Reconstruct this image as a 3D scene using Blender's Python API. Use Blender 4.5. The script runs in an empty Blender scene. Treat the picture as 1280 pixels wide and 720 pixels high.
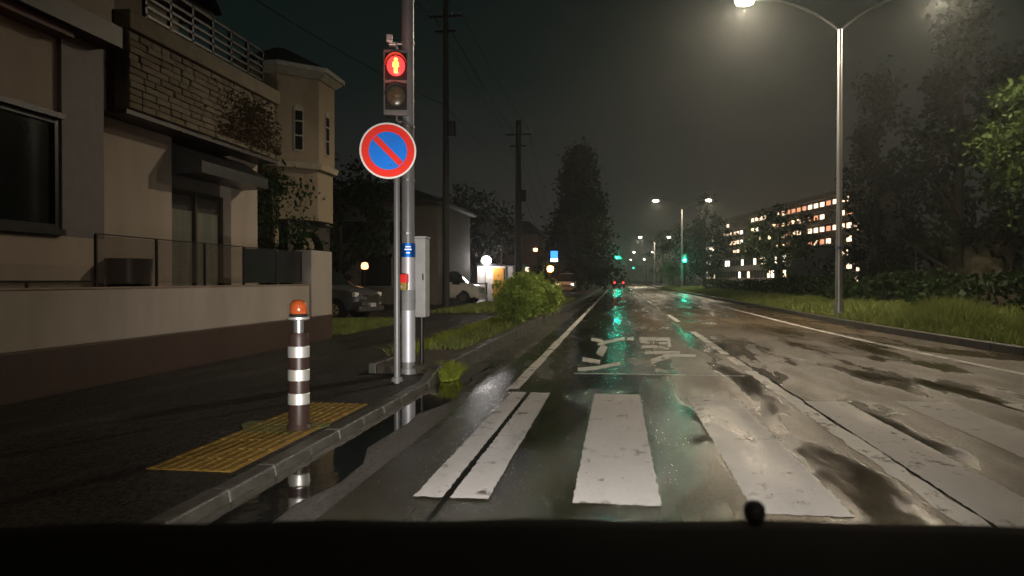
import bpy, math, random
import numpy as np
from mathutils import Vector, Matrix
R = math.radians
rnd = random.Random(7)
sc = bpy.context.scene
C = sc.collection

# ------------------------------------------------------------------ camera
F = 950.0; CX, CY = 640.0, 360.0; HOR = 350.0; CAMH = 1.3
YAW = math.atan(132 / F); PITCH = math.atan((CY - HOR) / F)
cam_d = bpy.data.cameras.new('camera'); cam = bpy.data.objects.new('camera', cam_d); C.objects.link(cam)
cam_d.sensor_width = 36; cam_d.lens = 36 * F / 1280; cam_d.clip_start = 0.05; cam_d.clip_end = 3000
cam.location = (0, 0, CAMH); cam.rotation_euler = (math.pi/2 - PITCH, 0, YAW)
sc.camera = cam
cam_d.dof.use_dof = True; cam_d.dof.focus_distance = 13; cam_d.dof.aperture_fstop = 4.5
CM = Matrix.Translation((0, 0, CAMH)) @ (Matrix.Rotation(YAW, 4, 'Z') @ Matrix.Rotation(math.pi/2 - PITCH, 4, 'X'))

def at(u, v, z=0.0):
    """ground point seen at a pixel of the 1280x720 photograph"""
    d = CM.to_3x3() @ Vector(((u-CX)/F, (CY-v)/F, -1))
    t = (z - CAMH) / d.z
    return Vector((0, 0, CAMH)) + d * t

# ------------------------------------------------------------------ night sky (city glow under cloud)
w = bpy.data.worlds.new('World'); sc.world = w; w.use_nodes = True
nt = w.node_tree; nt.nodes.clear()
o_ = nt.nodes.new('ShaderNodeOutputWorld'); bg = nt.nodes.new('ShaderNodeBackground')
tc = nt.nodes.new('ShaderNodeTexCoord'); sx = nt.nodes.new('ShaderNodeSeparateXYZ'); cr = nt.nodes.new('ShaderNodeValToRGB')
nz = nt.nodes.new('ShaderNodeTexNoise'); nz.inputs['Scale'].default_value = 2.2; nz.inputs['Detail'].default_value = 5
ad = nt.nodes.new('ShaderNodeMath'); ad.operation = 'MULTIPLY_ADD'; ad.inputs[1].default_value = .16; 
nt.links.new(tc.outputs['Generated'], sx.inputs[0]); nt.links.new(tc.outputs['Generated'], nz.inputs['Vector'])
nt.links.new(nz.outputs['Fac'], ad.inputs[0]); nt.links.new(sx.outputs['Z'], ad.inputs[2]); nt.links.new(ad.outputs[0], cr.inputs[0])
e = cr.color_ramp.elements
e[0].position = .0; e[0].color = (.030, .026, .024, 1); e[1].position = .62; e[1].color = (.0025, .0050, .0042, 1)
k = e.new(.16); k.color = (.023, .0215, .020, 1); k = e.new(.34); k.color = (.0050, .0095, .0085, 1)
nt.links.new(cr.outputs[0], bg.inputs[0]); bg.inputs[1].default_value = 1.0
nt.links.new(bg.outputs[0], o_.inputs[0])
sc.view_settings.view_transform = 'Standard'; sc.view_settings.look = 'None'; sc.view_settings.gamma = 1
sc.view_settings.exposure = 0; sc.view_settings.use_curve_mapping = False
sc.render.engine = 'CYCLES'
sc.cycles.max_bounces = 5; sc.cycles.diffuse_bounces = 2; sc.cycles.glossy_bounces = 3
sc.cycles.transmission_bounces = 4; sc.cycles.transparent_max_bounces = 8; sc.cycles.volume_bounces = 0
sc.cycles.sample_clamp_indirect = 3; sc.cycles.use_denoising = True; sc.cycles.denoising_prefilter = 'FAST'; sc.cycles.use_adaptive_sampling = True
sc.cycles.caustics_reflective = False; sc.cycles.caustics_refractive = False

# ------------------------------------------------------------------ materials
MATS = {}
def mat(name, col, rough=.6, metal=0, var=.18, scale=6.0, bump=.0, bscale=40, spec=.5, emit=None, estr=0, stretch=(1,1,1), col2=None, rvar=0, alpha=1, coat=0):
    if name in MATS: return MATS[name]
    m = bpy.data.materials.new(name); m.use_nodes = True; t = m.node_tree; b = t.nodes['Principled BSDF']
    b.inputs['Roughness'].default_value = rough; b.inputs['Metallic'].default_value = metal
    b.inputs['Specular IOR Level'].default_value = spec; b.inputs['Coat Weight'].default_value = coat
    g = t.nodes.new('ShaderNodeTexCoord'); mp = t.nodes.new('ShaderNodeMapping'); mp.inputs['Scale'].default_value = stretch
    n = t.nodes.new('ShaderNodeTexNoise'); n.inputs['Scale'].default_value = scale; n.inputs['Detail'].default_value = 6; n.inputs['Roughness'].default_value = .6
    t.links.new(g.outputs['Object'], mp.inputs[0]); t.links.new(mp.outputs[0], n.inputs['Vector'])
    r = t.nodes.new('ShaderNodeValToRGB'); r.color_ramp.elements[0].position = .3; r.color_ramp.elements[1].position = .7
    c2 = col2 or tuple(c * (1 - var) for c in col); c1 = col if col2 else tuple(min(1, c * (1 + var)) for c in col)
    r.color_ramp.elements[0].color = (*c2, 1); r.color_ramp.elements[1].color = (*c1, 1)
    t.links.new(n.outputs['Fac'], r.inputs[0]); t.links.new(r.outputs[0], b.inputs['Base Color'])
    if rvar:
        q = t.nodes.new('ShaderNodeMapRange'); q.inputs['From Min'].default_value = .3; q.inputs['From Max'].default_value = .7
        q.inputs['To Min'].default_value = max(.02, rough - rvar); q.inputs['To Max'].default_value = rough + rvar
        t.links.new(n.outputs['Fac'], q.inputs[0]); t.links.new(q.outputs[0], b.inputs['Roughness'])
    if bump:
        n2 = t.nodes.new('ShaderNodeTexNoise'); n2.inputs['Scale'].default_value = bscale; n2.inputs['Detail'].default_value = 4
        bp = t.nodes.new('ShaderNodeBump'); bp.inputs['Strength'].default_value = bump; bp.inputs['Distance'].default_value = .02
        t.links.new(mp.outputs[0], n2.inputs['Vector']); t.links.new(n2.outputs['Fac'], bp.inputs['Height']); t.links.new(bp.outputs[0], b.inputs['Normal'])
    if emit:
        b.inputs['Emission Color'].default_value = (*emit, 1); b.inputs['Emission Strength'].default_value = estr
    if alpha < 1: b.inputs['Alpha'].default_value = alpha
    MATS[name] = m; return m

def leafmat(name, a, b_, rough=.55, tr=.25):
    m = mat(name, a, rough=rough, col2=b_, scale=1.7)
    t = m.node_tree; b = t.nodes['Principled BSDF']
    b.inputs['Specular IOR Level'].default_value = .12
    out = [x for x in t.nodes if x.type == 'OUTPUT_MATERIAL'][0]
    tl = t.nodes.new('ShaderNodeBsdfTranslucent'); mx = t.nodes.new('ShaderNodeMixShader'); mx.inputs[0].default_value = tr
    src = b.inputs['Base Color'].links[0].from_socket
    t.links.new(src, tl.inputs[0]); t.links.new(b.outputs[0], mx.inputs[1]); t.links.new(tl.outputs[0], mx.inputs[2]); t.links.new(mx.outputs[0], out.inputs[0])
    return m

def wetmat(name, dry_a, dry_b, paint=None, puddle=.47, rmin=.09, rmax=.42, grain=110, gstr=.9, lane=None):
    """wet asphalt or wet road paint: base grain, rough wet film and smooth standing water in ruts"""
    m = bpy.data.materials.new(name); m.use_nodes = True; t = m.node_tree; b = t.nodes['Principled BSDF']; L = t.links.new
    def N(k, **kw):
        n = t.nodes.new(k)
        for a, v in kw.items(): n.inputs[a].default_value = v
        return n
    g = t.nodes.new('ShaderNodeNewGeometry'); pos = g.outputs['Position']
    def M(sc_):
        mp = t.nodes.new('ShaderNodeMapping'); mp.inputs['Scale'].default_value = sc_; L(pos, mp.inputs[0]); return mp.outputs[0]
    def noise(vec, s, d=5, rg=.6, dist=0):
        n = N('ShaderNodeTexNoise', Scale=s, Detail=d, Roughness=rg, Distortion=dist); L(vec, n.inputs['Vector']); return n.outputs['Fac']
    def ramp(src, p0, p1, c0=(0,0,0,1), c1=(1,1,1,1)):
        r = t.nodes.new('ShaderNodeValToRGB'); r.color_ramp.elements[0].position = p0; r.color_ramp.elements[1].position = p1
        r.color_ramp.elements[0].color = c0; r.color_ramp.elements[1].color = c1; L(src, r.inputs[0]); return r.outputs[0]
    fine = noise(pos, grain, 2, .7); mid = noise(M((1, .35, 1)), 1.6, 6, .65); big = noise(M((1.0, .20, 1)), 1.15, 5, .6, .15)
    base = ramp(mid, .32, .7, (*dry_b, 1), (*dry_a, 1))
    mx = t.nodes.new('ShaderNodeMix'); mx.data_type = 'RGBA'; mx.blend_type = 'MULTIPLY'; mx.inputs[0].default_value = .85
    L(base, mx.inputs[6]); L(ramp(fine, .3, .68, (.35, .35, .35, 1), (1.25, 1.25, 1.25, 1)), mx.inputs[7])
    colr = mx.outputs[2]
    m3 = t.nodes.new('ShaderNodeMix'); m3.data_type = 'RGBA'; m3.blend_type = 'MULTIPLY'; m3.inputs[0].default_value = .8
    L(colr, m3.inputs[6]); L(ramp(noise(M((1, .35, 1)), 26, 6, .8), .34, .66, (.35,.35,.35,1), (1.3,1.3,1.3,1)), m3.inputs[7]); colr = m3.outputs[2]
    if lane:
        sp_ = t.nodes.new('ShaderNodeSeparateXYZ'); L(pos, sp_.inputs[0])
        wob = t.nodes.new('ShaderNodeMath'); wob.operation = 'MULTIPLY_ADD'; L(noise(M((1,.3,1)), 1.3, 5), wob.inputs[0]); wob.inputs[1].default_value = 1.5; L(sp_.outputs['X'], wob.inputs[2])
        lm = t.nodes.new('ShaderNodeMapRange'); lm.interpolation_type = 'SMOOTHSTEP'; lm.inputs['From Min'].default_value = .95; lm.inputs['From Max'].default_value = 1.65; L(wob.outputs[0], lm.inputs[0]); lanef = lm.outputs[0]
        lx = t.nodes.new('ShaderNodeMix'); lx.data_type = 'RGBA'; lx.blend_type = 'MULTIPLY'; lx.inputs[0].default_value = 1; L(colr, lx.inputs[6]); L(ramp(lanef, 0, 1, lane, (1,1,1,1)), lx.inputs[7]); colr = lx.outputs[2]
    if paint:   # worn paint: chips where the asphalt shows through
        wear = noise(M((1, .6, 1)), 9, 8, .75); wear2 = noise(pos, 2.0, 4, .6)
        s = t.nodes.new('ShaderNodeMath'); s.operation = 'MULTIPLY_ADD'; s.inputs[1].default_value = .8; L(wear2, s.inputs[0]); L(wear, s.inputs[2])
        pm = ramp(s.outputs[0], paint[1], paint[1] + .1)
        mp2 = t.nodes.new('ShaderNodeMix'); mp2.data_type = 'RGBA'; L(pm, mp2.inputs[0]); L(colr, mp2.inputs[6])
        L(ramp(mid, .3, .7, tuple(c * .8 for c in paint[0]) + (1,), (*paint[0], 1)), mp2.inputs[7]); colr = mp2.outputs[2]
    L(colr, b.inputs['Base Color'])
    sq = t.nodes.new('ShaderNodeSeparateXYZ'); L(pos, sq.inputs[0])
    for (xc_, dep) in ((1.55, .13), (4.1, .07), (-.75, .06)):
        a1 = t.nodes.new('ShaderNodeMath'); a1.operation = 'SUBTRACT'; L(sq.outputs['X'], a1.inputs[0]); a1.inputs[1].default_value = xc_
        a2 = t.nodes.new('ShaderNodeMath'); a2.operation = 'ABSOLUTE'; L(a1.outputs[0], a2.inputs[0])
        a3 = t.nodes.new('ShaderNodeMapRange'); a3.interpolation_type = 'SMOOTHSTEP'; a3.inputs['From Min'].default_value = 0; a3.inputs['From Max'].default_value = .34; a3.inputs['To Min'].default_value = dep; a3.inputs['To Max'].default_value = 0; L(a2.outputs[0], a3.inputs[0])
        a4 = t.nodes.new('ShaderNodeMath'); a4.operation = 'SUBTRACT'; L(big, a4.inputs[0]); L(a3.outputs[0], a4.inputs[1]); big = a4.outputs[0]
    pud = ramp(big, puddle - .11, puddle + .11)          # 0 water, 1 rough film
    rr = t.nodes.new('ShaderNodeMapRange'); rr.inputs['To Min'].default_value = rmin; rr.inputs['To Max'].default_value = rmax; L(pud, rr.inputs[0])
    rv = t.nodes.new('ShaderNodeMath'); rv.operation = 'MULTIPLY_ADD'; L(ramp(mid, .3, .7), rv.inputs[0]); rv.inputs[1].default_value = .07; L(rr.outputs[0], rv.inputs[2])
    if lane:
        r3 = t.nodes.new('ShaderNodeMapRange'); r3.inputs['To Min'].default_value = -.24; r3.inputs['To Max'].default_value = 0; L(lanef, r3.inputs[0])
        r4 = t.nodes.new('ShaderNodeMath'); r4.operation = 'ADD'; L(rv.outputs[0], r4.inputs[0]); L(r3.outputs[0], r4.inputs[1])
        r5 = t.nodes.new('ShaderNodeMath'); r5.operation = 'MAXIMUM'; r5.inputs[1].default_value = .08; L(r4.outputs[0], r5.inputs[0]); rv = r5
    L(rv.outputs[0], b.inputs['Roughness']); 
    sa = t.nodes.new('ShaderNodeMapRange'); sa.inputs['From Min'].default_value = .40; sa.inputs['From Max'].default_value = .60; sa.inputs['To Min'].default_value = .05; sa.inputs['To Max'].default_value = .85
    L(noise(M((1, .55, 1)), 42, 5, .8), sa.inputs[0]); L(sa.outputs[0], b.inputs['Specular IOR Level'])
    bp = t.nodes.new('ShaderNodeBump'); bp.inputs['Distance'].default_value = .008
    ms = t.nodes.new('ShaderNodeMapRange'); ms.inputs['To Min'].default_value = .05; ms.inputs['To Max'].default_value = gstr; L(pud, ms.inputs[0]); L(ms.outputs[0], bp.inputs['Strength'])
    L(fine, bp.inputs['Height'])
    bp2 = t.nodes.new('ShaderNodeBump'); bp2.inputs['Distance'].default_value = .02; bp2.inputs['Strength'].default_value = .035
    L(noise(M((1, .5, 1)), 5, 3), bp2.inputs['Height']); L(bp.outputs[0], bp2.inputs['Normal'])
    bp3 = t.nodes.new('ShaderNodeBump'); bp3.inputs['Distance'].default_value = .012; ms3 = t.nodes.new('ShaderNodeMapRange'); ms3.inputs['To Min'].default_value = .04; ms3.inputs['To Max'].default_value = .55; L(pud, ms3.inputs[0]); L(ms3.outputs[0], bp3.inputs['Strength'])
    L(noise(M((1, .45, 1)), 38, 4, .75), bp3.inputs['Height']); L(bp2.outputs[0], bp3.inputs['Normal']); L(bp3.outputs[0], b.inputs['Normal'])
    MATS[name] = m; return m

def glow(name, col, s):
    return mat(name, (.02, .02, .02), rough=.3, emit=col, estr=s, var=.05)

asphalt = wetmat('wet_asphalt', (.18, .132, .075), (.07, .055, .036), rmax=.50, lane=(.22,.30,.28,1))
lanepaint = wetmat('worn_white_paint', (.1, .095, .085), (.05, .05, .047), paint=((.58, .57, .57), .70), rmax=.5, puddle=.38)
linepaint = wetmat('line_white_paint', (.1, .095, .085), (.05, .05, .047), paint=((.74, .73, .70), .74), rmax=.45, puddle=.40)
sidewalk_m = wetmat('damp_sidewalk_asphalt', (.026, .025, .022), (.014, .014, .013), rmin=.3, rmax=.6, puddle=.40)
gutter_m = wetmat('wet_gutter_concrete', (.14, .135, .125), (.07, .068, .062), rmin=.12, rmax=.38, puddle=.45, grain=120)
kerb_m = mat('kerb_concrete', (.075, .072, .064), .45, var=.35, scale=5, bump=.4, bscale=60, rvar=.15)
water_m = mat('standing_water', (.012, .012, .011), .035, spec=.5, bump=.05, bscale=9, var=.1)
soil = mat('soil', (.05, .04, .03), .8, var=.4, scale=9, bump=.6, bscale=30)
grass_m = leafmat('grass_blade', (.34, .40, .13), (.17, .22, .06), .5, .3)
weed_m = leafmat('yellow_weed', (.42, .46, .08), (.24, .30, .04), .5, .3)
leaf_a = leafmat('leaf_green', (.075, .12, .03), (.025, .05, .012))
leaf_b = leafmat('leaf_dark', (.035, .065, .022), (.012, .026, .008))
leaf_c = leafmat('leaf_bright_shrub', (.38, .48, .12), (.22, .32, .06))
leaf_d = leafmat('leaf_brown_ivy', (.09, .055, .03), (.05, .035, .02))
leaf_t = leafmat('leaf_glow_teal', (.018, .05, .032), (.006, .02, .013))  # dark leaf with the green signal's glow put into its colour as teal
bark = mat('bark', (.06, .05, .04), .8, var=.4, scale=12, stretch=(1,1,.2), bump=.6, bscale=25)
cream = mat('cream_render', (.41, .34, .275), .75, var=.13, scale=1.6, stretch=(1,1,.3), bump=.15, bscale=90)
cream2 = mat('cream_boundary', (.43, .38, .33), .75, var=.12, scale=1.4, stretch=(1,1,.35), bump=.2, bscale=70)
brownb = mat('brown_base', (.052, .025, .018), .6, var=.2, scale=3, bump=.3, bscale=50)
greycol = mat('grey_pilaster', (.16, .14, .145), .6, var=.12)
dkbrown = mat('dark_brown_trim', (.035, .022, .02), .5, var=.2)
stone_m = mat('stone_facing', (.15, .115, .068), .75, var=.3, scale=3.5, bump=.5, bscale=25)
stone_b = mat('stone_facing_pale', (.17, .135, .082), .7, var=.25, scale=4, bump=.5, bscale=22)
darkmetal = mat('dark_metal', (.03, .03, .032), .35, metal=.6, var=.2)
blackm = mat('black_rubber', (.012, .012, .012), .7, var=.2)
galv = mat('galvanised_steel', (.42, .42, .43), .42, metal=.75, var=.14, scale=4, stretch=(1,1,.15), rvar=.08)
greypole = mat('grey_painted_pole', (.26, .26, .27), .38, metal=.2, var=.12, scale=3, stretch=(1,1,.2), rvar=.08)
wrapm = mat('white_pole_wrap', (.78, .80, .88), .5, metal=.45, var=.07, scale=3)
wrapg = mat('grey_pole_wrap', (.36, .37, .39), .5, var=.15, scale=8)
canopy_m = mat('canopy_sheet', (.07,.07,.075), .35, metal=.5, var=.2)
cabm = mat('pale_cabinet', (.5, .5, .5), .4, var=.1)
glass_dk = mat('dark_window_glass', (.012, .014, .014), .06, var=.2, spec=.6)
curtain_m = mat('curtain', (.42, .42, .33), .85, var=.2, scale=2, stretch=(6,6,.4))
white_refl = mat('white_reflector_band', (.98, .97, .94), .42, metal=.7, var=.03)
orange_m = mat('orange_reflector', (.55, .11, .03), .25, var=.2, scale=25, coat=.5)
post_br = mat('brown_post', (.045, .025, .022), .4, var=.2)
sign_red = mat('sign_red', (.85, .05, .035), .52, metal=.85, var=.05)
sign_blue = mat('sign_blue', (.02, .22, .85), .52, metal=.85, var=.05)
sign_white = mat('sign_white', (.8, .78, .76), .52, metal=.85, var=.05)
sign_back = mat('sign_back', (.3, .3, .3), .5, metal=.6)
yellow_t = mat('tactile_yellow', (.25, .155, .03), .5, var=.35, scale=14, bump=.2, bscale=90, rvar=.1)
moss = mat('moss', (.10, .12, .03), .9, var=.4, scale=16, bump=.7, bscale=60)
roofm = mat('roof_tile', (.03, .03, .034), .5, var=.25, scale=8)
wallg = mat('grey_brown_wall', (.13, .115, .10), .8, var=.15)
wallb = mat('apartment_brown', (.05, .03, .025), .8, var=.2)
wallw = mat('apartment_pale', (.2, .2, .19), .8, var=.15)
carg = mat('car_grey_paint', (.12, .12, .13), .3, metal=.5, var=.05, coat=.6)
carw = mat('car_white_paint', (.6, .58, .54), .3, var=.05, coat=.6)
card = mat('car_dark_paint', (.03, .03, .035), .3, metal=.3, var=.05, coat=.6)
chrome = mat('chrome', (.6, .6, .6), .18, metal=1, var=.05)
lampglass = mat('lamp_glass', (.7, .7, .7), .12, var=.05, coat=1)
orange_p = mat('orange_panel', (.7, .33, .06), .5, var=.1)
whitebox = mat('white_panel', (.6, .56, .54), .5, var=.1)
dash_m = mat('dashboard_plastic', (.0035, .0035, .0035), .85, var=.2, scale=30, bump=.06, bscale=300, spec=.08)
lamp_lens = glow('streetlamp_lens', (1, .86, .62), 110)
lamp_far = glow('distant_streetlamp_lens', (1, .88, .7), 26)
red_em = glow('red_signal_light', (1, .02, .02), 5.0)
man_em = glow('red_man_figure', (1, .30, .03), 9)
green_em = glow('green_signal_light', (.02, 1, .55), 45)
greens_em = glow('small_green_signal', (.02, 1, .6), 12)
warm_w = glow('window_warm', (1, .70, .46), 3.2)
warm_d = glow('window_orange', (1, .42, .22), 1.4)
white_w = glow('window_white', (1, .86, .66), 4)
white_l = glow('white_lamp', (1, .92, .85), 14)
orange_l = glow('orange_lamp', (1, .40, .10), 22)
blue_l = glow('blue_sign_light', (.03, .22, 1), 3)
tail_l = glow('tail_light', (1, .03, .03), 9)
off_lens = mat('unlit_lens', (.12, .10, .06), .25, var=.3, scale=18, coat=.5)
ind_em = glow('green_indicator', (.55, .8, .25), .7)

# ------------------------------------------------------------------ mesh helpers
class MB:
    def __init__(s): s.v = []; s.f = []
    def add(s, vs, fs):
        n = len(s.v); s.v += [tuple(p) for p in vs]; s.f += [tuple(i + n for i in f) for f in fs]; return s
    def box(s, x0, y0, z0, x1, y1, z1):
        x0, x1 = sorted((x0, x1)); y0, y1 = sorted((y0, y1)); z0, z1 = sorted((z0, z1))
        return s.add([(x0,y0,z0),(x1,y0,z0),(x1,y1,z0),(x0,y1,z0),(x0,y0,z1),(x1,y0,z1),(x1,y1,z1),(x0,y1,z1)],
              [(0,3,2,1),(4,5,6,7),(0,1,5,4),(1,2,6,5),(2,3,7,6),(3,0,4,7)])
    def cyl(s, p0, p1, r0, r1=None, n=12, cap=True):
        r1 = r0 if r1 is None else r1; p0 = Vector(p0); p1 = Vector(p1); d = (p1 - p0).normalized()
        a = d.orthogonal().normalized(); b = d.cross(a); vs = []
        for p, r in ((p0, r0), (p1, r1)):
            for i in range(n):
                t = 2 * math.pi * i / n; vs.append(p + (a * math.cos(t) + b * math.sin(t)) * r)
        fs = [(i, (i+1) % n, n + (i+1) % n, n + i) for i in range(n)]
        if cap: fs += [tuple(range(n))[::-1], tuple(range(n, 2*n))]
        return s.add(vs, fs)
    def tube(s, pts, rs, n=10):
        for i in range(len(pts)-1): s.cyl(pts[i], pts[i+1], rs[i], rs[i+1], n)
        return s
    def lathe(s, prof, n=16, c=(0,0,0)):
        vs = []
        for r, z in prof:
            for i in range(n):
                t = 2*math.pi*i/n; vs.append((c[0]+r*math.cos(t), c[1]+r*math.sin(t), c[2]+z))
        fs = []
        for k in range(len(prof)-1):
            for i in range(n): fs.append((k*n+i, k*n+(i+1)%n, (k+1)*n+(i+1)%n, (k+1)*n+i))
        fs.append(tuple(range(n))[::-1]); fs.append(tuple(range((len(prof)-1)*n, len(prof)*n)))
        return s.add(vs, fs)
    def prism(s, poly, z0, z1):
        n = len(poly)
        return s.add([(p[0],p[1],z0) for p in poly] + [(p[0],p[1],z1) for p in poly],
                     [tuple(range(n))[::-1], tuple(range(n, 2*n))] + [(i,(i+1)%n,n+(i+1)%n,n+i) for i in range(n)])
    def build(s, name, m, parent=None, bevel=0, smooth=False, local=False):
        me = bpy.data.meshes.new(name); off = Vector((0,0,0))
        if parent is not None and not local:
            q = parent
            while q is not None: off += q.location; q = q.parent
        me.from_pydata([tuple(Vector(p) - off) for p in s.v], [], s.f); me.update()
        me.materials.append(m)
        if smooth:
            me.shade_smooth()
            try: me.set_sharp_from_angle(angle=R(40))
            except Exception: pass
        o = bpy.data.objects.new(name, me); C.objects.link(o)
        if parent is not None: o.parent = parent
        if bevel:
            b = o.modifiers.new('edge', 'BEVEL'); b.width = bevel; b.segments = 2; b.limit_method = 'ANGLE'
        return o

def tag(o, label, cat=None, group=None, kind=None):
    if label: o['label'] = label
    if cat: o['category'] = cat
    if group: o['group'] = group
    if kind: o['kind'] = kind
    return o
def thing(name, loc, label, cat, group=None, rz=0):
    o = bpy.data.objects.new(name, None); C.objects.link(o); o.location = loc; o.rotation_euler = (0,0,rz); o.empty_display_size = .3
    return tag(o, label, cat, group)
def struct(name, mb, m, label=None, parent=None, **k):
    o = mb.build(name, m, parent, **k)
    if parent is None: o['kind'] = 'structure'
    if label: o['label'] = label
    return o
def dup(root, loc=None, rz=None, label=None, scale=None):
    def cp(o, par):
        c = o.copy(); C.objects.link(c); c.parent = par
        for ch in list(o.children): cp(ch, c)
        return c
    r = cp(root, None)
    if loc is not None: r.location = loc
    if rz is not None: r.rotation_euler = (0, 0, rz)
    if scale is not None: r.scale = (scale,)*3 if not isinstance(scale, tuple) else scale
    if label: r['label'] = label
    return r
def mesh_np(name, V, Fq, m):
    me = bpy.data.meshes.new(name); nv, nf = len(V), len(Fq); k = Fq.shape[1]
    me.vertices.add(nv); me.vertices.foreach_set('co', V.astype(np.float32).ravel())
    me.loops.add(nf*k); me.loops.foreach_set('vertex_index', Fq.astype(np.int32).ravel())
    me.polygons.add(nf); me.polygons.foreach_set('loop_start', np.arange(0, nf*k, k, dtype=np.int32))
    me.update(calc_edges=True); me.materials.append(m); return me
NR = np.random.default_rng(5)
def leaves(name, cents, m, size, jitter=.35):
    """many small folded leaf faces"""
    n = len(cents); d = NR.normal(size=(n,3)); d /= np.linalg.norm(d, axis=1)[:,None]
    u = NR.normal(size=(n,3)); u -= (u*d).sum(1)[:,None]*d; u /= np.linalg.norm(u, axis=1)[:,None]; v = np.cross(d, u)
    s = size * (1 + jitter * NR.normal(size=n)).clip(.4, 1.8)[:,None]
    V = np.stack([cents - u*s*.5, cents + v*s*.28 + d*s*.06, cents + u*s*.5, cents - v*s*.28 + d*s*.06], 1).reshape(-1,3)
    return mesh_np(name, V, np.arange(4*n).reshape(n,4), m)
def blades(name, base, h, wd, m, lean=.35):
    n = len(base); a = NR.uniform(0, 2*np.pi, n); dx = np.stack([np.cos(a), np.sin(a), 0*a], 1)
    hh = (h * NR.uniform(.45, 1.15, n))[:,None]; ln = NR.normal(size=(n,3)) * lean * hh; ln[:,2] = 0; ww = wd * NR.uniform(.6,1.4,n)[:,None]
    up = np.array([0,0,1.0])
    V = np.stack([base - dx*ww/2, base + dx*ww/2, base + ln*.35 + up*hh*.6 + dx*ww*.4, base + ln*.35 + up*hh*.6 - dx*ww*.4, base + ln + up*hh], 1).reshape(-1,3)
    i = np.arange(n)*5
    T = np.concatenate([np.stack([i,i+1,i+2],1), np.stack([i,i+2,i+3],1), np.stack([i+3,i+2,i+4],1)])
    return mesh_np(name, V, T, m)
def link(name, me, parent=None, loc=None):
    o = bpy.data.objects.new(name, me); C.objects.link(o); o.parent = parent
    if loc is not None: o.location = loc
    return o

# ------------------------------------------------------------------ ground, road, pavements
g = MB().box(-900, -300, -.6, 900, 1400, -.06); struct('ground', g, soil)
NEAR, FAR = -45, 700
struct('road', MB().box(-1.62, NEAR, -.05, 6.9, FAR, 0), asphalt)
struct('gutter', MB().box(-2.25, NEAR, -.05, -1.622, FAR, -.008), gutter_m)
# standing water along the left kerb
pw = []
ys = [1.2 + i*.5 for i in range(22)]
for y in ys: pw.append((-1.86 + .07*math.sin(y*1.7) + .05*math.sin(y*4.1), y))
poly = pw + [(-2.249, ys[-1]), (-2.249, ys[0])]
struct('puddle', MB().prism(poly, -.02, -.004), water_m)
# left kerb stones and sidewalk
side = MB().box(-6.0, NEAR, -.05, -2.402, 60, .065); struct('sidewalk', side, sidewalk_m)
struct('far_sidewalk', MB().box(-6.0, 60.004, -.05, -2.402, FAR, .063), sidewalk_m)
kerb = bpy.data.objects.new('kerb', None); C.objects.link(kerb); kerb['kind'] = 'structure'
def kstone(x0, x1, y0, y1, z0, z1): 
    mb = MB(); mb.add([(x0,y0,-.05),(x1,y0,-.05),(x1,y1,-.05),(x0,y1,-.05),(x0,y0,z0),(x1-.02,y0,z0),(x1-.02,y1,z1),(x0,y1,z1)],
        [(0,3,2,1),(4,5,6,7),(0,1,5,4),(1,2,6,5),(2,3,7,6),(3,0,4,7)]); return mb
ks0 = kstone(-2.4, -2.25, 0, .594, .068, .068).build('kerb_stone', kerb_m, kerb, bevel=.012); ks0.location = (0, .6, 0)
for i in range(-4, 15):
    if i == 1: continue
    c = ks0.copy(); C.objects.link(c); c.parent = kerb; c.location = (rnd.uniform(-.004,.004), i*.6, rnd.uniform(-.004,.003))
kstone(-2.4, -2.25, 9.0, 9.594, .07, .2).build('kerb_stone', kerb_m, kerb, bevel=.012)
ks1 = kstone(-2.4, -2.22, 0, .594, .2, .2).build('kerb_stone', kerb_m, kerb, bevel=.012); ks1.location = (0, 9.6, 0)
for i in range(1, 70):
    c = ks1.copy(); C.objects.link(c); c.parent = kerb; c.location = (rnd.uniform(-.006,.006), 9.6 + i*.6, rnd.uniform(-.006,.004))
MB().box(-2.4, 51.61, -.05, -2.22, FAR, .2).build('kerb_run', kerb_m, kerb)
# planting strip between kerb and footpath
struct('planting_strip', MB().box(-3.15, 9.7, .05, -2.404, 140, .17), soil)
back = bpy.data.objects.new('edging_kerb', None); C.objects.link(back); back['kind'] = 'structure'
be = kstone(-3.27, -3.152, 0, .594, .2, .2).build('edging_stone', kerb_m, back, bevel=.01); be.location = (0, 9.7, 0)
for i in range(1, 50):
    c = be.copy(); C.objects.link(c); c.parent = back; c.location = (rnd.uniform(-.006,.006), 9.7 + i*.6, rnd.uniform(-.006,.004))

# right kerb, curving outward at the junction
rk = bpy.data.objects.new('far_kerb', None); C.objects.link(rk); rk['kind'] = 'structure'
def kx(y): return 6.45 + (1.25 * ((24 - y)/18)**2 if y < 24 else 0)
y = 6.0; first = None
while y < 130:
    dy = 1.0 if y < 50 else 4.0
    x0, x1 = kx(y), kx(y+dy*.99)
    m_ = MB().add([(x0,y,-.05),(x0+.18,y,-.05),(x1+.18,y+dy*.99,-.05),(x1,y+dy*.99,-.05),(x0,y,.15),(x0+.18,y,.15),(x1+.18,y+dy*.99,.15),(x1,y+dy*.99,.15)],
                [(0,3,2,1),(4,5,6,7),(0,1,5,4),(1,2,6,5),(2,3,7,6),(3,0,4,7)])
    m_.build('kerb_stone', kerb_m, rk, bevel=.012); y += dy
MB().box(6.45, 130, -.05, 6.63, FAR, .15).build('kerb_run', kerb_m, rk)
struct('road_widening', MB().box(6.902, NEAR, -.05, 40, 5.9, -.002), asphalt)
struct('road_shoulder', MB().prism([(6.902,5.902),(9.2,5.902)]+[(kx(yy)-.002,yy) for yy in (8,10,12,14,16,18,19.5)]+[(6.902,19.5)], -.05, -.002), asphalt)
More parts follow.
